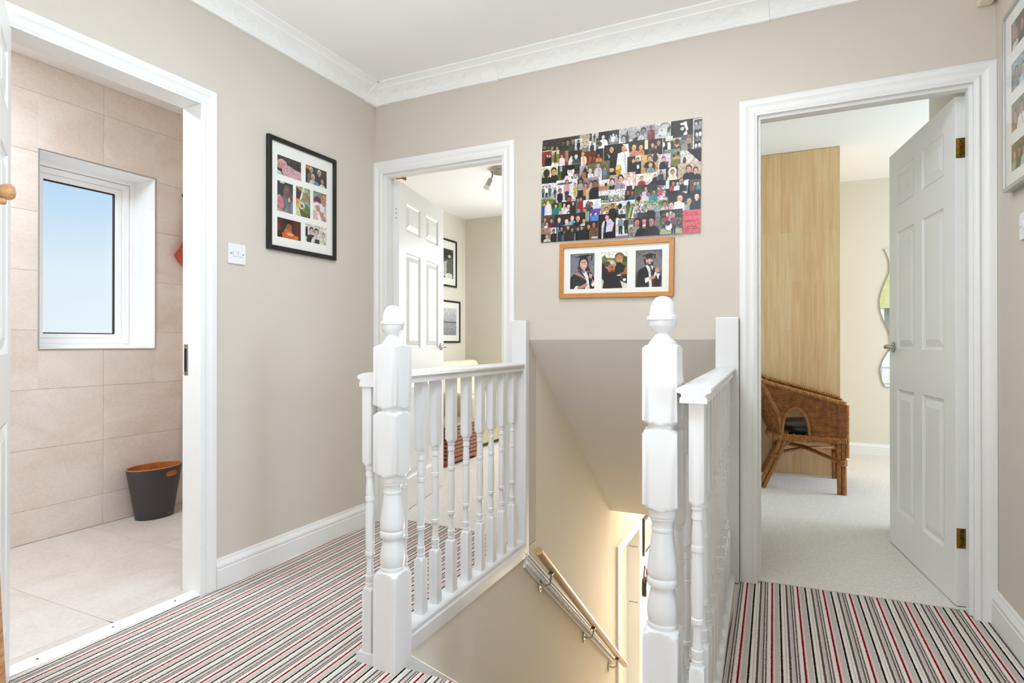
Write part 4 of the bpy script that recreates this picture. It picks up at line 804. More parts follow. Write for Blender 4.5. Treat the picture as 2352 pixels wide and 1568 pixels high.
# two black frames in the left bedroom, one black frame at the foot of the stairs
mfa = Matrix.Translation((-3.42, 5.23, 2.168)) @ Matrix.Rotation(PI/2, 4, 'Z')
t = thing('picture_frame', (-3.42, 5.45, 1.642), 'black frame with a monochrome flower photo, upper of two in the left bedroom', 'picture frame')
frame(t, mfa, 0.45, 0.526, 0.020, 0.02, M['black'], M['mount'], [(0.066, 0.108, 0.384, 0.430, 'B3a3834,4a4844 N.5,.06 E.6,.2,.4,.16,222 E.75,.25,.1,.05,ccc T.3,.5,.6,.4,.55,.9,.2,1,bbb E.75,.6,.2,.25,6a6864 E.7,.92,.25,.1,dcdcd8')])
mfb = Matrix.Translation((-3.42, 5.23, 1.490)) @ Matrix.Rotation(PI/2, 4, 'Z')
t = thing('picture_frame', (-3.42, 5.49, 1.019), 'black frame with a misty grey seascape print, lower of two in the left bedroom', 'picture frame')
frame(t, mfb, 0.528, 0.471, 0.020, 0.02, M['black'], M['mount'], [(0.08, 0.085, 0.45, 0.385, 'Bd0d0d4,8c8c94 R0,.5,1,.54,5c5c64 R0,.54,1,.6,a4a4ac')])
mfc = Matrix.Translation((SX, 5.175, -0.555)) @ Matrix.Rotation(PI/2, 4, 'Z')
t = thing('picture_frame', (SX, 5.4, -0.885), 'dark frame with a pale print low in the stairwell beside the marked door jamb', 'picture frame')
frame(t, mfc, 0.40, 0.33, 0.022, 0.025, M['black'], mat('cream_mount', rgb(226, 214, 190), 0.8), [(0.085, 0.07, 0.315, 0.26, 'Bc8c4bc,a09c94 E.5,.5,.3,.3,b0aca4')], glass=False)

# ------------------------------------------------------------------ balustrades
NEW = [(.0601, -.2), (.0601, .284), (.055, .292), (.0475, .299), (.0425, .3015), (.040, .302), (.037, .303), (.0385, .309), (.037, .3148), (.036, .316), (.0385, .326), (.0394, .343), (.0375, .362), (.032, .388), (.0277, .405),
       (.0375, .4066), (.0394, .4115), (.0394, .422), (.0375, .4268), (.036, .428), (.0385, .434), (.0394, .4416), (.0375, .462), (.032, .5), (.0268, .5428), (.0285, .544), (.029, .5475), (.0285, .551), (.027, .552), (.0265, .56),
       (.030, .572), (.033, .574), (.033, .579), (.0355, .5815), (.0365, .588), (.0365, .597), (.0355, .600), (.041, .6005), (.0425, .601), (.050, .606), (.0601, .614), (.0601, .7915), (.051, .797), (.0425, .802), (.037, .803),
       (.036, .808), (.037, .813), (.0425, .814), (.050, .8185), (.0601, .824), (.0601, 1.0043), (.051, 1.0085), (.0425, 1.012), (.036, 1.013), (.034, 1.016)]
FIN = [(0, 1.013), (.034, 1.015), (.0345, 1.019), (.030, 1.0225), (.024, 1.03), (.0185, 1.0385), (.018, 1.043), (.021, 1.0465), (.029, 1.053), (.0345, 1.062), (.0358, 1.0735), (.039, 1.0755), (.0395, 1.080), (.039, 1.085), (.0345, 1.0865),
       (.032, 1.0875), (.0318, 1.095), (.030, 1.108), (.025, 1.122), (.017, 1.132), (.008, 1.1355), (0, 1.136)]
BAL = [(.0248, .03), (.0248, .226), (.0205, .231), (.0175, .2355), (.0145, .2365), (.0135, .241), (.0145, .249), (.0125, .2505), (.0150, .262), (.0150, .274), (.0125, .276), (.0105, .30), (.0105, .32), (.013, .336), (.0150, .3385), (.0150, .349),
       (.013, .351), (.0138, .37), (.0150, .42), (.0140, .48), (.0122, .511), (.0148, .5125), (.0150, .519), (.0148, .5255), (.0128, .527), (.0138, .54), (.0132, .56), (.0118, .575), (.0112, .588), (.0138, .590), (.0138, .600), (.0122, .605),
       (.0125, .612), (.0145, .614), (.0145, .625), (.0175, .626), (.0205, .631), (.0248, .636), (.0248, .885)]
def newel(parent, x, y):
    o = MB().lathe(NEW, (x, y, 0), 48, sq=0.0425).build('newel_post', M['gloss'], parent, smooth=32)
    MB().lathe(FIN, (x, y, 0), 40).build('finial', M['gloss'], o, smooth=50); return o
bal_me = None
def baluster(parent, x, y, dz=0.0):
    global bal_me
    if bal_me is None:
        o = MB().lathe(BAL, (0, 0, 0), 24, sq=0.0175).build('baluster', M['gloss'], None, smooth=32); bal_me = o.data
    else: o = bpy.data.objects.new('baluster', bal_me); COL.objects.link(o)
    o.parent = parent; o.location = Vector((x, y, dz))-origin(parent); return o
HR = [(-.030, .878), (.030, .878), (.030, .890), (.026, .894), (.027, .900), (.036, .903), (.039, .908), (.037, .913), (.028, .917), (.018, .921), (0, .9235), (-.018, .921), (-.028, .917), (-.037, .913), (-.039, .908), (-.036, .903), (-.027, .900), (-.026, .894), (-.030, .890)]
def sweep2(prof, p0, p1, sh=1.0):
    d = Vector(p1)-Vector(p0); n = Vector((d.y, -d.x, 0)).normalized(); mb = MB()
    mb.rings([[(p[0]+n.x*o*sh, p[1]+n.y*o*sh, p[2]+z) for o, z in prof] for p in (p0, p1)]); return mb
# left balustrade
tA = thing('balustrade', (-1.215, 2.05, 0.0), 'white balustrade between the stairwell and the left bedroom doorway', 'balustrade', None)
newel(tA, -1.131, 1.494)
sweep2(HR, (-1.208, 1.462, 0), (-1.218, 2.628, 0)).build('handrail', M['gloss'], tA, smooth=40)
BR = [(-.037, 0.0), (.037, 0.0), (.037, .026), (.032, .032), (-.032, .032), (-.037, .026)]
sweep2(BR, (-1.212, 1.462, 0), (-1.218, 2.628, 0)).build('base_rail', M['gloss'], tA, smooth=30)
MB().prism([(-1.182, -.045), (-1.174, -.045), (-1.172, -.038), (-1.172, .006), (-1.178, .012), (-1.182, .012)], 1.49, 2.628, 'y').build('apron', M['gloss'], tA, smooth=30)
for y in (1.485, 1.57, 1.665, 1.770, 1.866, 1.981, 2.100, 2.219, 2.325, 2.431, 2.544): baluster(tA, -1.213, y)
MB().box(-1.260, -1.176, 2.627, 2.668, -0.045, 1.131).build('half_newel', M['gloss'], tA, bevel=0.004)
# right balustrade
tB = thing('balustrade', (-0.22, 2.05, 0.0), 'white balustrade before the right bedroom, with a raking section going down the stairs', 'balustrade', None)
newel(tB, -0.288, 1.492)
sweep2(HR, (-0.203, 1.420, -0.004), (-0.243, 2.628, -0.004), 1.05).build('handrail', M['gloss'], tB, smooth=40)
sweep2(BR, (-0.203, 1.430, 0), (-0.243, 2.628, 0)).build('base_rail', M['gloss'], tB, smooth=30)
for k in range(11): baluster(tB, -0.200-0.033*(k*0.112)/1.0, 1.466+k*0.112)
MB().box(-0.284, -0.190, 2.627, 2.668, 0.0, 1.128).build('half_newel', M['gloss'], tB, bevel=0.004)
# raking balustrade going down the stairs
tC = tB
HR3 = [(o*0.62, z-0.90) for o, z in HR]
sweep2(HR3, (-0.272, 1.536, 0.94), (-0.272, 4.20, 0.94-0.84*2.664)).build('handrail', M['gloss'], tC, smooth=40)
sweep2([(-.018, 0), (.018, 0), (.018, .03), (-.018, .03)], (-0.272, 1.536, 0.02), (-0.272, 4.20, 0.02-0.84*2.664)).build('base_rail', M['gloss'], tC)
for k in range(22): baluster(tC, -0.272, 1.636+k*0.112, -0.104-0.84*k*0.112)
newel(tC, -0.288, 4.243).location = Vector((0, 0, -2.30))

# ------------------------------------------------------------------ handrail and moulding on the stairwell wall
y0, z0, y1, z1 = 2.648, -0.011, 4.325, -1.411; sl = (z1-z0)/(y1-y0); hxp = SX+0.064
t = thing('stair_handrail', (SX, 3.4, -0.75), 'round pale wooden handrail on metal brackets down the stairwell wall', 'handrail')
def hp(y): return (hxp, y, z0+sl*(y-y0))
mb = MB()
for a, b in ((y0, 3.148), (3.150, 4.118), (4.120, y1)): mb.tube([hp(a), hp(b)], 0.0215, 18)
mb.build('rail', M['rail'], t, smooth=40)
MB().tube([hp(3.13), hp(4.14)], 0.0205, 12).build('rail_joint', M['dark'], t)
for y in (2.81, 3.535, 4.10):
    mb = MB(); zc = hp(y)[2]-0.105
    pl_ = [(SX+0.001, y+0.016*math.cos(a), zc+0.036*math.sin(a)) for a in np.linspace(0, 2*PI, 17)[:-1]]; p2 = [(SX+0.008, q[1], q[2]) for q in pl_]
    mb.rings([pl_, p2]); mb.tube([(SX+0.006, y, zc+0.004), (SX+0.03, y+0.002, zc-0.002), (hxp-0.004, y+0.006, zc+0.012), (hxp, y+0.012, zc+0.045), (hxp, y+0.016, zc+0.074)], 0.0058, 8)
    mb.box(hxp-0.014, hxp+0.014, y-0.012, y+0.040, zc+0.066, zc+0.0705); mb.build('bracket', M['alu'], t, smooth=45)
    mb = MB()
    for dz in (0.022, -0.022): mb.lathe([(0.0, 0.0), (0.0042, 0.0), (0.0035, 0.0015), (0, 0.0015)], (SX+0.008, y, zc+dz), 8, 'x')
    mb.build('bracket_screws', M['dark'], t)
# enriched moulding
d_ = Vector((0, 4.235-2.625, -1.335+0.062)).normalized(); nrm = Vector((0, -d_.z, d_.y)); P0 = Vector((SX, 2.625, -0.062)); LN = (Vector((SX, 4.235, -1.335))-P0).length
def mp_(s, a, o): q = P0+d_*s+nrm*a; return (SX+o, q.y, q.z)
MP = [(-.034, 0), (-.034, .010), (-.029, .014), (-.026, .010), (-.022, .008), (.010, .008), (.014, .013), (.019, .013), (.022, .009), (.030, .016), (.034, .016), (.034, 0)]
mo = S(MB().rings([[mp_(s, a, o) for a, o in MP] for s in (0, LN)]).build('trim_9', M['satin'], smooth=30))
mb = MB(); k = 0
while k*0.024+0.012 < LN:
    s = 0.012+k*0.024; k += 1; rs = []
    for q, (sc, oo) in enumerate(((1.0, 0.007), (0.92, 0.013), (0.55, 0.0165), (0.1, 0.0175))):
        rs.append([mp_(s+0.0085*sc*math.cos(a), -0.006+0.013*sc*math.sin(a), oo) for a in np.linspace(0, 2*PI, 9)[:-1]])
    mb.rings(rs)
tag(mb.build('moulding_eggs', M['satin'], mo, smooth=60), kind='stuff')

# bag hanging on the far stairwell wall
t = thing('handbag', (SX+0.03, 5.13, -1.22), 'black handbag hanging by a brown strap in the stairwell', 'bag')
mb = MB().prism([(5.10, -1.12), (5.13, -1.075), (5.20, -1.07), (5.26, -1.12), (5.27, -1.20), (5.24, -1.225), (5.12, -1.225), (5.105, -1.20)], SX+0.012, SX+0.055, 'x'); mb.build('bag_body', M['bagleather'], t, bevel=0.01)
MB().tube([(SX+0.03, 5.12, -1.10), (SX+0.032, 5.105, -1.06), (SX+0.03, 5.13, -1.01), (SX+0.024, 5.18, -0.975), (SX+0.03, 5.23, -1.02), (SX+0.03, 5.25, -1.11)], 0.007, 8).build('strap', M['strap'], t, smooth=60)
MB().tube([(SX, 5.18, -0.968), (SX+0.022, 5.18, -0.984), (SX+0.036, 5.18, -0.972)], 0.004, 6).build('hook', M['steel'], t, smooth=60)

# light switches
def switch(label, mtx, gangs):
    t = thing('light_switch', mtx.translation, label, 'light switch')
    mb = MB(); c = 0.043; pts = [(sx*(c-0.006)+0.006*math.cos(a+q), sz*(c-0.006)+0.006*math.sin(a+q)) for sx, sz, q in ((1, 1, 0), (-1, 1, PI/2), (-1, -1, PI), (1, -1, 1.5*PI)) for a in np.linspace(0, PI/2, 4)]
    mb.prism(pts, -0.008, 0.0, 'y'); mb.xf(mtx); mb.build('plate', M['switch'], t, bevel=0.002)
    for gx in gangs:
        mb = MB(); mb.add([(gx-0.0085, -0.008, -0.012), (gx+0.0085, -0.008, -0.012), (gx+0.0085, -0.008, 0.012), (gx-0.0085, -0.008, 0.012), (gx-0.0085, -0.0095, -0.012), (gx+0.0085, -0.0095, -0.012), (gx+0.0085, -0.0125, 0.012), (gx-0.0085, -0.0125, 0.012)],
                          [(0, 1, 5, 4), (1, 2, 6, 5), (2, 3, 7, 6), (3, 0, 4, 7), (4, 5, 6, 7), (3, 2, 1, 0)]); mb.xf(mtx); mb.build('rocker', M['switch'], t, bevel=0.001)
        mb = slab('y', -0.0082, -0.0079, (gx-0.0094, gx+0.0094), (-0.0129, 0.0129), [(gx-0.0085, gx+0.0085, -0.012, 0.012)]); mb.xf(mtx); mb.build('rocker_gap', M['dark'] if False else M['alu'], t)
    for gx in (-0.030, 0.030):
        mb = MB().lathe([(0, 0), (0.0032, 0), (0.0032, -0.001), (0, -0.001)], (gx, -0.008, 0), 10, 'y'); mb.xf(mtx); mb.build('screw', M['steel'], t)
switch('white double light switch beside the bathroom doorway', Matrix.Translation((L, 1.737, 1.399)) @ Matrix.Rotation(PI/2, 4, 'Z'), (-0.0115, 0.0135))
switch('white light switch low on the right wall under the silver picture frame', Matrix.Translation((R, 2.364, 1.392)) @ Matrix.Rotation(-PI/2, 4, 'Z'), (0.0,))
t = MB().prism([(0.628, 2.668), (0.628, 2.61), (0.640, 2.592), (0.662, 2.592), (0.674, 2.61), (0.674, 2.668)], 2.253, 2.36, 'z').build('alarm_sensor', M['sensor'], None, bevel=0.006)
tag(t, 'small cream alarm sensor high in the corner above the right bedroom doorway', 'sensor')
# walking stick leaning against the open bathroom door
t = MB().tube([(-1.222, 0.535, 0.0), (-1.250, 0.520, 0.556), (-1.262, 0.513, 0.86), (-1.275, 0.500, 0.90), (-1.300, 0.490, 0.905)], 0.014, 12).build('walking_stick', M['peg'], None, smooth=60)
tag(t, 'brown wooden stick leaning at the edge of the open bathroom door', 'stick')
# ------------------------------------------------------------------ bathroom things
t = thing('waste_bin', (-3.366, 2.175, 0.0), 'oval charcoal waste bin with an orange wooden inside standing on the bathroom floor', 'bin')
def oval(f, a, off=0.0):
    ax = 0.080+0.028*f-off; ay = 0.104+0.050*f-off; return (-3.366+ax*math.cos(a), 2.175+ay*math.sin(a), 0.0005+0.292*f)
NA, NR = 160, 48
def inslot(i, j):
    a = 2*PI*(i+0.5)/NA; f = (j+0.5)/NR; u = (a-0.27)*0.14; v = (f-0.865)*0.292
    u = max(abs(u)-0.024, 0.0); return math.hypot(u, v) < 0.0125
for nm, off, m in (('shell', 0.0, M['charcoal']), ('lining', 0.005, M['ply'])):
    mb = MB()
    for j in range(NR+1):
        for i in range(NA): mb.v.append(oval(j/NR, 2*PI*i/NA, off))
    for j in range(NR):
        for i in range(NA):
            if not inslot(i, j): k = (i+1) % NA; mb.face((j*NA+i, j*NA+k, (j+1)*NA+k, (j+1)*NA+i))
    if off == 0: mb.face([i for i in range(NA)])
    else: mb.v += [oval(0.02, 2*PI*i/NA, off) for i in range(NA)]; mb.face([len(mb.v)-NA+i for i in range(NA)])
    mb.build(nm, m, t, smooth=40)
mb = MB(); ring = [Vector(oval(1.0, 2*PI*i/80, 0.0025)) for i in range(81)]; mb.tube(ring, 0.0031, 6, cap=False); mb.build('rim', M['peg'], t, smooth=60)
mb = MB(); pp = []
for q in range(41):
    b = 2*PI*q/40; u = 0.024*(1 if math.cos(b) > 0 else -1)+0.0130*math.cos(b); v = 0.0130*math.sin(b)
    pp.append(oval(0.865+v/0.292, 0.27+u/0.14, 0.0024))
mb.tube(pp, 0.0030, 6, cap=False); mb.build('handle_edge', M['ply'], t, smooth=60)
pm = oval(0.07, 0.30, -0.0004); MB().box(pm[0]-0.0004, pm[0]+0.0006, pm[1]-0.011, pm[1]+0.011, pm[2]-0.0016, pm[2]+0.0016).build('badge', M['steel'], t)

def cloth(name, m, left, right, x0, amp, nz=26, ny=16, th=0.006, parent=None):
    """left/right: (z, y) edge polylines from top to bottom"""
    def at(e, q):
        k = q*(len(e)-1); i = min(int(k), len(e)-2); f = k-i; return (e[i][0]*(1-f)+e[i+1][0]*f, e[i][1]*(1-f)+e[i+1][1]*f)
    mb = MB(); W_ = ny+1
    for s_ in (0, 1):
        for j in range(nz+1):
            (zl, yl), (zr, yr) = at(left, j/nz), at(right, j/nz)
            for i in range(ny+1):
                f = i/ny; mb.v.append((x0+amp*math.sin(f*9+j*0.10)*(0.3+0.7*j/nz)+0.004*math.sin(j*0.4+f*3)+(th if s_ else 0), yl*(1-f)+yr*f, zl*(1-f)+zr*f))
    N_ = (nz+1)*W_
    for j in range(nz):
        for i in range(ny):
            a = j*W_+i
            mb.face((a, a+1, a+W_+1, a+W_)); mb.face((N_+a, N_+a+W_, N_+a+W_+1, N_+a+1))
    bd = [i for i in range(W_)]+[j*W_+ny for j in range(1, nz+1)]+[nz*W_+i for i in range(ny-1, -1, -1)]+[j*W_ for j in range(nz-1, 0, -1)]
    for k in range(len(bd)): a, b = bd[k], bd[(k+1) % len(bd)]; mb.face((a, b, N_+b, N_+a))
    return mb.build(name, m, parent, smooth=60)
hk = MB(); hk.lathe([(0, 0), (0.012, 0), (0.012, 0.004), (0, 0.004)], (-3.480, 2.430, 1.955), 14, 'x'); hk.tube([(-3.478, 2.430, 1.955), (-3.450, 2.430, 1.948), (-3.438, 2.430, 1.958), (-3.436, 2.430, 1.972)], 0.006, 8)
tag(hk.build('towel_hook', M['black'], None, smooth=45), 'small black hook on the bathroom tiles above the coral towel', 'hook')
tw = cloth('towel', M['coral'], [(1.945, 2.424), (1.84, 2.428), (1.70, 2.416), (1.62, 2.378), (1.565, 2.346)], [(1.945, 2.440), (1.85, 2.50), (1.66, 2.56), (1.50, 2.58), (1.36, 2.56)], -3.452, 0.010)
tag(tw, 'coral towel hanging from a hook in the bathroom', 'towel')
t = thing('towel_radiator', (-3.45, 2.55, 0.9), 'white ladder towel radiator on the bathroom wall behind the door jamb', 'radiator')
for yy in (2.47, 2.655): MB().tube([(-3.445, yy, 0.10), (-3.445, yy, 1.02)], 0.012, 10).build('upright', M['upvc'], t, smooth=50)
for k in range(12): MB().tube([(-3.445, 2.47, 0.14+k*0.078), (-3.445, 2.655, 0.14+k*0.078)], 0.008, 8).build('bar', M['upvc'], t, smooth=50)
MB().box(-3.480, -3.445, 2.475, 2.49, 0.95, 0.97).build('bracket', M['upvc'], t); MB().box(-3.480, -3.445, 2.475, 2.49, 0.2, 0.22).build('bracket', M['upvc'], t)
tw = cloth('towel', M['pinkstripe'], [(0.84, 2.44), (0.6, 2.432), (0.36, 2.420), (0.165, 2.402)], [(0.84, 2.64), (0.165, 2.64)], -3.424, 0.003, ny=10)
tag(tw, 'pink striped towel hanging low by the bathroom wall beside the bin', 'towel')

# ------------------------------------------------------------------ left bedroom things
t = thing('ceiling_spotlight', (-2.15, 4.33, CZ), 'brushed metal ceiling spotlight in the left bedroom', 'spotlight')
MB().lathe([(0, 0), (0.105, 0), (0.105, -0.018), (0.098, -0.026), (0, -0.030)], (-2.150, 4.33, CZ), 36).build('base', M['steel'], t, smooth=35)
MB().tube([(-2.232, 4.31, CZ-0.022), (-2.236, 4.30, CZ-0.065), (-2.244, 4.29, CZ-0.078)], 0.0075, 10).build('arm', M['steel'], t, smooth=50)
mb = MB().lathe([(0, 0.0), (0.016, 0.0), (0.021, -0.012), (0.021, -0.055), (0.024, -0.062), (0, -0.062)], (0, 0, 0), 18); mx_ = Matrix.Translation((-2.242, 4.29, CZ-0.075)) @ Matrix.Rotation(math.radians(28), 4, 'Y')
mb.xf(mx_); hd = mb.build('lamp_head', M['steel'], t, smooth=35)
mb = MB().lathe([(0, -0.060), (0.020, -0.060), (0.027, -0.078), (0.030, -0.094), (0.028, -0.098), (0.012, -0.100), (0, -0.100)], (0, 0, 0), 18); mb.xf(mx_); mb.build('bulb', mat('bulb_glass', rgb(226, 226, 216), 0.12, spec=0.8, coat=0.5), hd, smooth=35)

t = thing('sofa', (-3.0, 5.25, 0.0), 'cream leather sofa in the left bedroom behind the wooden chest', 'sofa')
def soft(x0, x1, y0, y1, z0_, z1_, name, m, b=0.05, puff=0.0):
    mb = MB(); n = 8
    def g(u): return math.sin(PI*min(max(u, 0), 1))**0.5
    fs = [lambda a, b_: (x0+(x1-x0)*a, y0+(y1-y0)*b_, z1_+puff*g(a)*g(b_)), lambda a, b_: (x1+puff*0.6*g(a)*g(b_), y0+(y1-y0)*a, z0_+(z1_-z0_)*b_), lambda a, b_: (x0+(x1-x0)*a, y0-puff*0.3*g(a)*g(b_), z0_+(z1_-z0_)*b_)]
    mb.box(x0, x1, y0, y1, z0_, z1_); o = mb.build(name, m, t, smooth=180, bevel=b, bseg=5); o.modifiers['bevel'].harden_normals = True
    return o
soft(-3.38, -2.64, 4.66, 5.86, 0.045, 0.30, 'base', M['leather2'], 0.02)
soft(-3.38, -2.61, 4.60, 4.80, 0.05, 0.545, 'arm', M['leather2'], 0.05)
soft(-3.38, -2.61, 5.70, 5.88, 0.05, 0.545, 'arm', M['leather2'], 0.05)
soft(-3.40, -3.20, 4.66, 5.86, 0.05, 0.70, 'back', M['leather2'], 0.05)
soft(-3.22, -2.60, 4.80, 5.70, 0.245, 0.395, 'seat_cushion', M['leather'], 0.05)
soft(-3.22, -2.615, 4.80, 5.70, 0.375, 0.485, 'seat_cushion', M['leather'], 0.05)
o = soft(-3.28, -3.06, 4.84, 5.62, 0.42, 0.835, 'back_cushion', M['leather'], 0.07)
for x, y in ((-2.70, 4.68), (-2.70, 5.8), (-3.32, 4.68), (-3.32, 5.8)): MB().box(x-0.025, x+0.025, y-0.025, y+0.025, 0.004, 0.05).build('foot', M['dark'], t)

t = thing('slatted_chest', (-2.72, 4.30, 0.0), 'low reddish wooden chest with slatted sides in front of the cream sofa', 'chest')
X0, X1, Y0, Y1 = -2.96, -2.50, 4.02, 4.54
MB().box(X0, X1+0.012, Y0-0.012, Y1+0.012, 0.325, 0.350).build('lid', M['chesttop'], t, bevel=0.003)
MB().box(X0+0.01, X1-0.014, Y0+0.014, Y1-0.014, 0.05, 0.325).build('carcass', M['dark'], t)
MB().box(X0, X1+0.004, Y0-0.004, Y1+0.004, 0.030, 0.062).build('bottom_rail', M['chest'], t, bevel=0.002)
for k in range(8):
    z = 0.070+k*0.0318
    MB().box(X1-0.014, X1, Y0, Y1, z, z+0.0255).build('slat', M['chest'], t, bevel=0.0015, bseg=1)
    MB().box(X0, X1-0.015, Y0, Y0+0.013, z, z+0.0255).build('slat', M['chest'], t, bevel=0.0015, bseg=1)
for x in (X0+0.03, X1-0.03):
    for y in (Y0+0.03, Y1-0.03): MB().box(x-0.02, x+0.02, y-0.02, y+0.02, 0.004, 0.030).build('foot', M['chest'], t)

# ------------------------------------------------------------------ right bedroom things
t = thing('wardrobe', (0.1, 5.58, 0.0), 'tall maple veneered wardrobe side panel behind the wicker chair', 'wardrobe')
MB().box(-0.232, 0.353, 5.010, 5.030, 0.004, 2.502).build('side_panel', M['maple'], t, bevel=0.001)
MB().box(-0.232, 0.330, 5.031, 6.148, 0.06, 2.502).build('carcass', M['maple'], t)
for k in range(2):
    dd = MB().box(0.331, 0.351, 5.034+k*0.557, 5.034+k*0.557+0.553, 0.07, 2.48).build('door', M['maple'], t, bevel=0.0015)
    MB().tube([(0.351, 5.54+k*0.09, 1.0), (0.372, 5.54+k*0.09, 1.01), (0.372, 5.54+k*0.09, 1.15), (0.351, 5.54+k*0.09, 1.16)], 0.005, 8).build('handle', M['steel'], dd)
MB().box(-0.232, 0.335, 5.034, 6.148, 0.004, 0.06).build('plinth', M['maple'], t)

t = thing('wavy_mirror', (0.95, 6.148, 0.62), 'frameless mirror with wavy edges on the wall behind the right bedroom door', 'mirror')
le = [(0.786, .625), (0.763, .675), (0.746, .773), (0.765, .85), (0.793, .91), (0.818, .965), (0.826, 1.02), (0.818, 1.10), (0.795, 1.17), (0.765, 1.25), (0.748, 1.32), (0.744, 1.399), (0.757, 1.47), (0.785, 1.56), (0.812, 1.63), (0.820, 1.68), (0.816, 1.75), (0.801, 1.81), (0.778, 1.863)]
pts = []
for i in range(len(le)-1):
    p0, p1, p2, p3 = le[max(i-1, 0)], le[i], le[i+1], le[min(i+2, len(le)-1)]
    for q in range(4):
        u = q/4; pts.append(tuple(0.5*((2*p1[k])+(-p0[k]+p2[k])*u+(2*p0[k]-5*p1[k]+4*p2[k]-p3[k])*u*u+(-p0[k]+3*p1[k]-3*p2[k]+p3[k])*u**3) for k in (0, 1)))
pts.append(le[-1]); poly = pts+[(1.90-x, z) for x, z in reversed(pts)]
def strip(mb, y0_, y1_, grow=0.0):
    n = len(pts)
    for y in (y0_, y1_):
        mb.v += [(x-grow, y, z) for x, z in pts]+[(1.90-x+grow, y, z) for x, z in pts]
    for k in (0, 2*n):
        for i in range(n-1): mb.face((k+i, k+i+1, k+n+i+1, k+n+i))
    for i in range(n-1): mb.face((i, i+1, 2*n+i+1, 2*n+i)); mb.face((n+i, n+i+1, 3*n+i+1, 3*n+i))
    mb.face((0, n, 3*n, 2*n)); mb.face((n-1, 2*n-1, 4*n-1, 3*n-1)); return mb
strip(MB(), 6.138, 6.143).build('mirror_glass', M['mirror'], t)
strip(MB(), 6.143, 6.1495, 0.002).build('backing_board', M['alu'], t)
# what the mirror shows: a green roman blind in the near window and white drawers below it
t = thing('roman_blind', (1.6, 2.78, 1.6), 'pale green patterned roman blind at the bedroom window seen in the wavy mirror', 'blind')
for k in range(4): MB().box(1.12, 2.08, 2.774, 2.782+0.003*k, 2.02-0.13*(k+1), 2.02-0.13*k).build('fold', M['blind'], t, bevel=0.003)
t = thing('chest_of_drawers', (1.6, 3.0, 0.0), 'white chest of drawers under the bedroom window seen in the wavy mirror', 'drawers')
MB().box(1.1, 2.1, 2.79, 3.22, 0.004, 0.92).build('carcass', M['gloss'], t, bevel=0.003)
MB().box(1.08, 2.12, 2.785, 3.25, 0.92, 0.945).build('top', M['dark'], t, bevel=0.003)
for k in range(4): MB().box(1.115, 2.085, 3.22, 3.238, 0.05+k*0.215, 0.255+k*0.215).build('drawer', M['gloss'], t, bevel=0.004)

# wicker armchair
t = thing('wicker_armchair', (0.08, 4.70, 0.0), 'brown wicker armchair with rattan legs and a black seat cushion', 'armchair')
FY0, FY1, FX = 4.440, 4.960, 0.345
def xc(q): return -0.045-0.130*q
def plan(s, q):
    """s 0..1 round the shell, q 0 at the seat .. 1 at the rim"""
    c = xc(q); ls = FX-c; ym = (FY0+FY1)/2; hw = (FY1-FY0)/2; dep = 0.085+0.03*q; arc = PI*math.sqrt((dep*dep+hw*hw)/2); T = 2*ls+arc; a = s*T
    if a < ls: return (FX-a, FY0)
    if a > T-ls: return (c+(a-(T-ls)), FY1)
    th = (a-ls)/arc*PI; return (c-dep*math.sin(th), ym-hw*math.cos(th))
def rimz(s):
    x, y = plan(s, 1.0); f = min(1.0, max(0.0, (FX-x)/0.52)); return 0.606+0.140*f+(0.012 if f >= 1 else 0)
ZB = 0.375
def shell(s, q): x, y = plan(s, q); return Vector((x, y, ZB+(rimz(s)-ZB)*q))
def arch(p): return ((p.x-0.045)/0.082)**2+((p.z-0.40)/0.168)**2 < 1.0 and (p.y < FY0+0.02 or p.y > FY1-0.02)
mb = MB(); NS, NQ = 180, 44
for r in range(NQ+1):
    q = r/NQ; run = []
    for i in range(NS+1):
        s = i/NS; p = shell(s, q); pa = shell(min(1, s+0.004), q)-shell(max(0, s-0.004), q); nn = Vector((pa.y, -pa.x, 0)).normalized()
        ok = not arch(p)
        if ok: run.append(p+nn*0.0036*math.sin(s*PI*46+(PI if r % 2 else 0)))
        if (not ok or i == NS) and len(run) > 1: mb.tube(run, 0.0044, 5)
        if not ok: run = []
for i in range(47):
    s = i/46; run = []
    for k in range(13):
        p = shell(s, k/12)
        if not arch(p): run.append(p)
    if len(run) > 1: mb.tube(run, 0.0032, 5)
mb.build('woven_shell', M['weave'], t, smooth=70)
def braid(path, r, amp, turns, m, name='braid'):
    n = len(path)*5; P = [Vector(p) for p in path]; mb = MB()
    def at(u): k = u*(len(P)-1); i = min(int(k), len(P)-2); f = k-i; return P[i].lerp(P[i+1], f)
    for st in range(3):
        pts_ = []
        for i in range(n+1):
            u = i/n; c = at(u); d = (at(min(1, u+0.01))-at(max(0, u-0.01))).normalized(); a = d.cross(Vector((0.3, 0.2, 1))).normalized(); b = d.cross(a)
            ph = 2*PI*(turns*u+st/3); pts_.append(c+a*amp*math.cos(ph)+b*amp*math.sin(ph))
        mb.tube(pts_, r, 6)
    return mb.build(name, m, t, smooth=70)
braid([shell(i/60, 1.0)+Vector((0, 0, 0.004)) for i in range(61)], 0.0085, 0.0075, 34, M['braid'], 'rim_braid')
for yy in (FY0, FY1): braid([(FX+0.010, yy, 0.600-0.345*k/24) for k in range(25)], 0.0065, 0.0055, 9, M['braid'], 'front_braid')
pole = lambda pts_, r, nm='pole': MB().tube(pts_, r, 10).build(nm, M['rattan'], t, smooth=60)
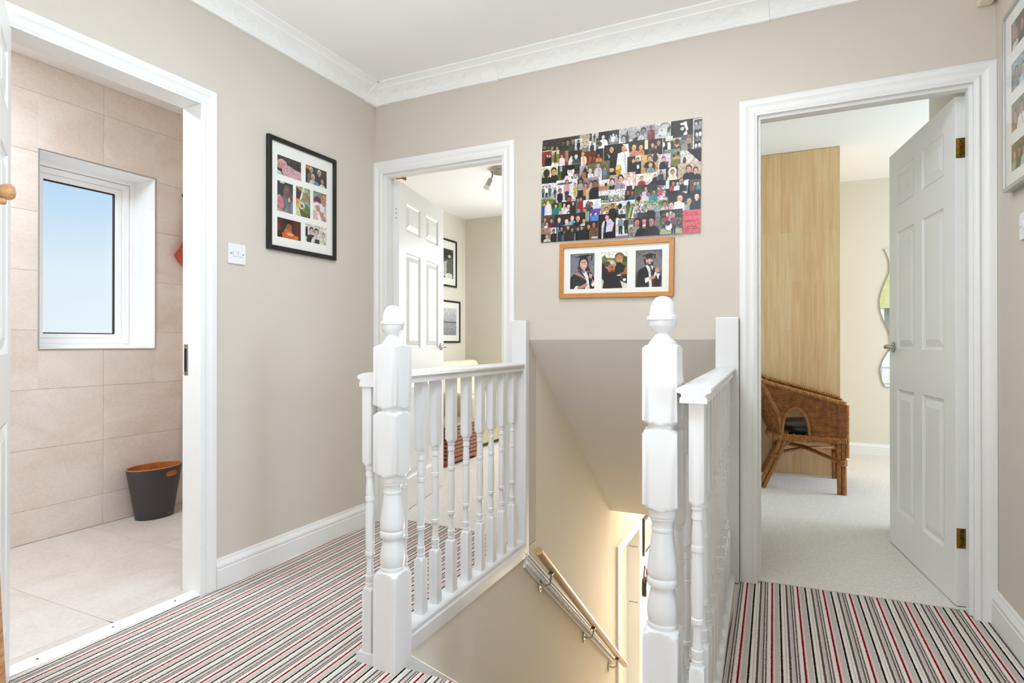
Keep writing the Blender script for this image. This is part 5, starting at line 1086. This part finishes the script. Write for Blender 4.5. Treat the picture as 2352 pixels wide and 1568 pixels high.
for yy, sg in ((FY0, 1), (FY1, -1)):
    pole([(FX-0.012, yy+0.012*sg, 0.59), (FX-0.012, yy+0.012*sg, 0.3), (FX-0.010, yy, 0.004)], 0.0165, 'leg')
    pole([(FX-0.040, yy+0.02*sg, 0.36), (FX-0.040, yy+0.006*sg, 0.27), (FX-0.038, yy, 0.004)], 0.0145, 'leg')
    pole([(xc(1)+0.012, yy, 0.735), (-0.112, yy, 0.62), (-0.062, yy, 0.526), (-0.044, yy+0.006*sg, 0.42), (-0.046, yy+0.01*sg, 0.36), (-0.072, yy+0.01*sg, 0.27), (-0.190, yy-0.012*sg, 0.006)], 0.0155, 'leg')
    pole([(-0.014, yy+0.012*sg, 0.36), (-0.046, yy+0.012*sg, 0.27), (-0.158, yy-0.008*sg, 0.006)], 0.0145, 'leg')
    pole([(0.045+0.084*math.cos(a), yy-0.004*sg, 0.40+0.170*math.sin(a)) for a in np.linspace(-0.12, PI+0.12, 22)], 0.0105, 'arch_pole')
    for sx, x0_ in ((1, -0.030), (-1, 0.300)): pole([(x0_-0.018*sx+0.0*sx, yy+0.012*sg, 0.262), (x0_+0.004*sx, yy+0.012*sg, 0.305), (x0_+0.030*sx, yy+0.012*sg, 0.332), (x0_+0.062*sx, yy+0.012*sg, 0.343)], 0.0095, 'bracket_pole')
    for (px, pz, h_) in ((FX-0.022, 0.222, 0.022), (-0.082, 0.238, 0.012)):
        mb = MB()
        for k in range(int(h_*2/0.009)): mb.lathe([(0.0, -0.0048), (0.030, -0.0048), (0.0335, 0), (0.030, 0.0048), (0.0, 0.0048)], (px, yy, pz-h_+0.0045+k*0.009), 14)
        mb.build('binding', M['weave'], t, smooth=50)
path = [shell(i/40, 0.0)+Vector((0, 0, -0.012)) for i in range(41)]; path += [Vector((FX, FY1-(FY1-FY0)*k/6, ZB-0.012)) for k in range(1, 7)]
mb = MB(); mb.tube(path, 0.0215, 12); mb.build('seat_frame', M['rattan'], t, smooth=60)
mb = MB()
for i in range(0, 220):
    s = i/220*0.999; k = s*(len(path)-1); j = int(k); c = path[j].lerp(path[min(j+1, len(path)-1)], k-j); d = (path[min(j+1, len(path)-1)]-path[j])
    if d.length < 1e-5: continue
    d.normalize(); a = d.cross(Vector((0, 0, 1))).normalized(); b = Vector((0, 0, 1))
    mb.tube([c+(a*math.cos(w_)+b*math.sin(w_))*0.0225 for w_ in np.linspace(0, 2*PI, 11)], 0.0036, 4)
tag(mb.build('cane_wrapping', M['braid'], t, smooth=60), kind='stuff')
pole([(-0.085, FY0, 0.250), (0.10, 4.68, 0.262), (FX-0.03, FY1, 0.235)], 0.0125, 'stretcher')
pole([(-0.085, FY1, 0.257), (0.10, 4.69, 0.268), (FX-0.03, FY0, 0.220)], 0.0135, 'stretcher')
mb = MB(); mb.lathe([(0, 0), (0.19, 0), (0.212, 0.012), (0.22, 0.032), (0.212, 0.056), (0.18, 0.078), (0.10, 0.088), (0, 0.090)], (0, 0, 0), 40)
mb.v = [(0.125+x*0.94, 4.70+y*1.08, 0.382+z) for x, y, z in mb.v]; mb.build('cushion', M['cushion'], t, smooth=60)
mb = MB()
for k in range(9): mb.box(0.0+k*0.038, 0.03+k*0.038, FY0+0.01, FY1-0.01, 0.362, 0.376)
mb.build('seat_base', M['weave'], t)
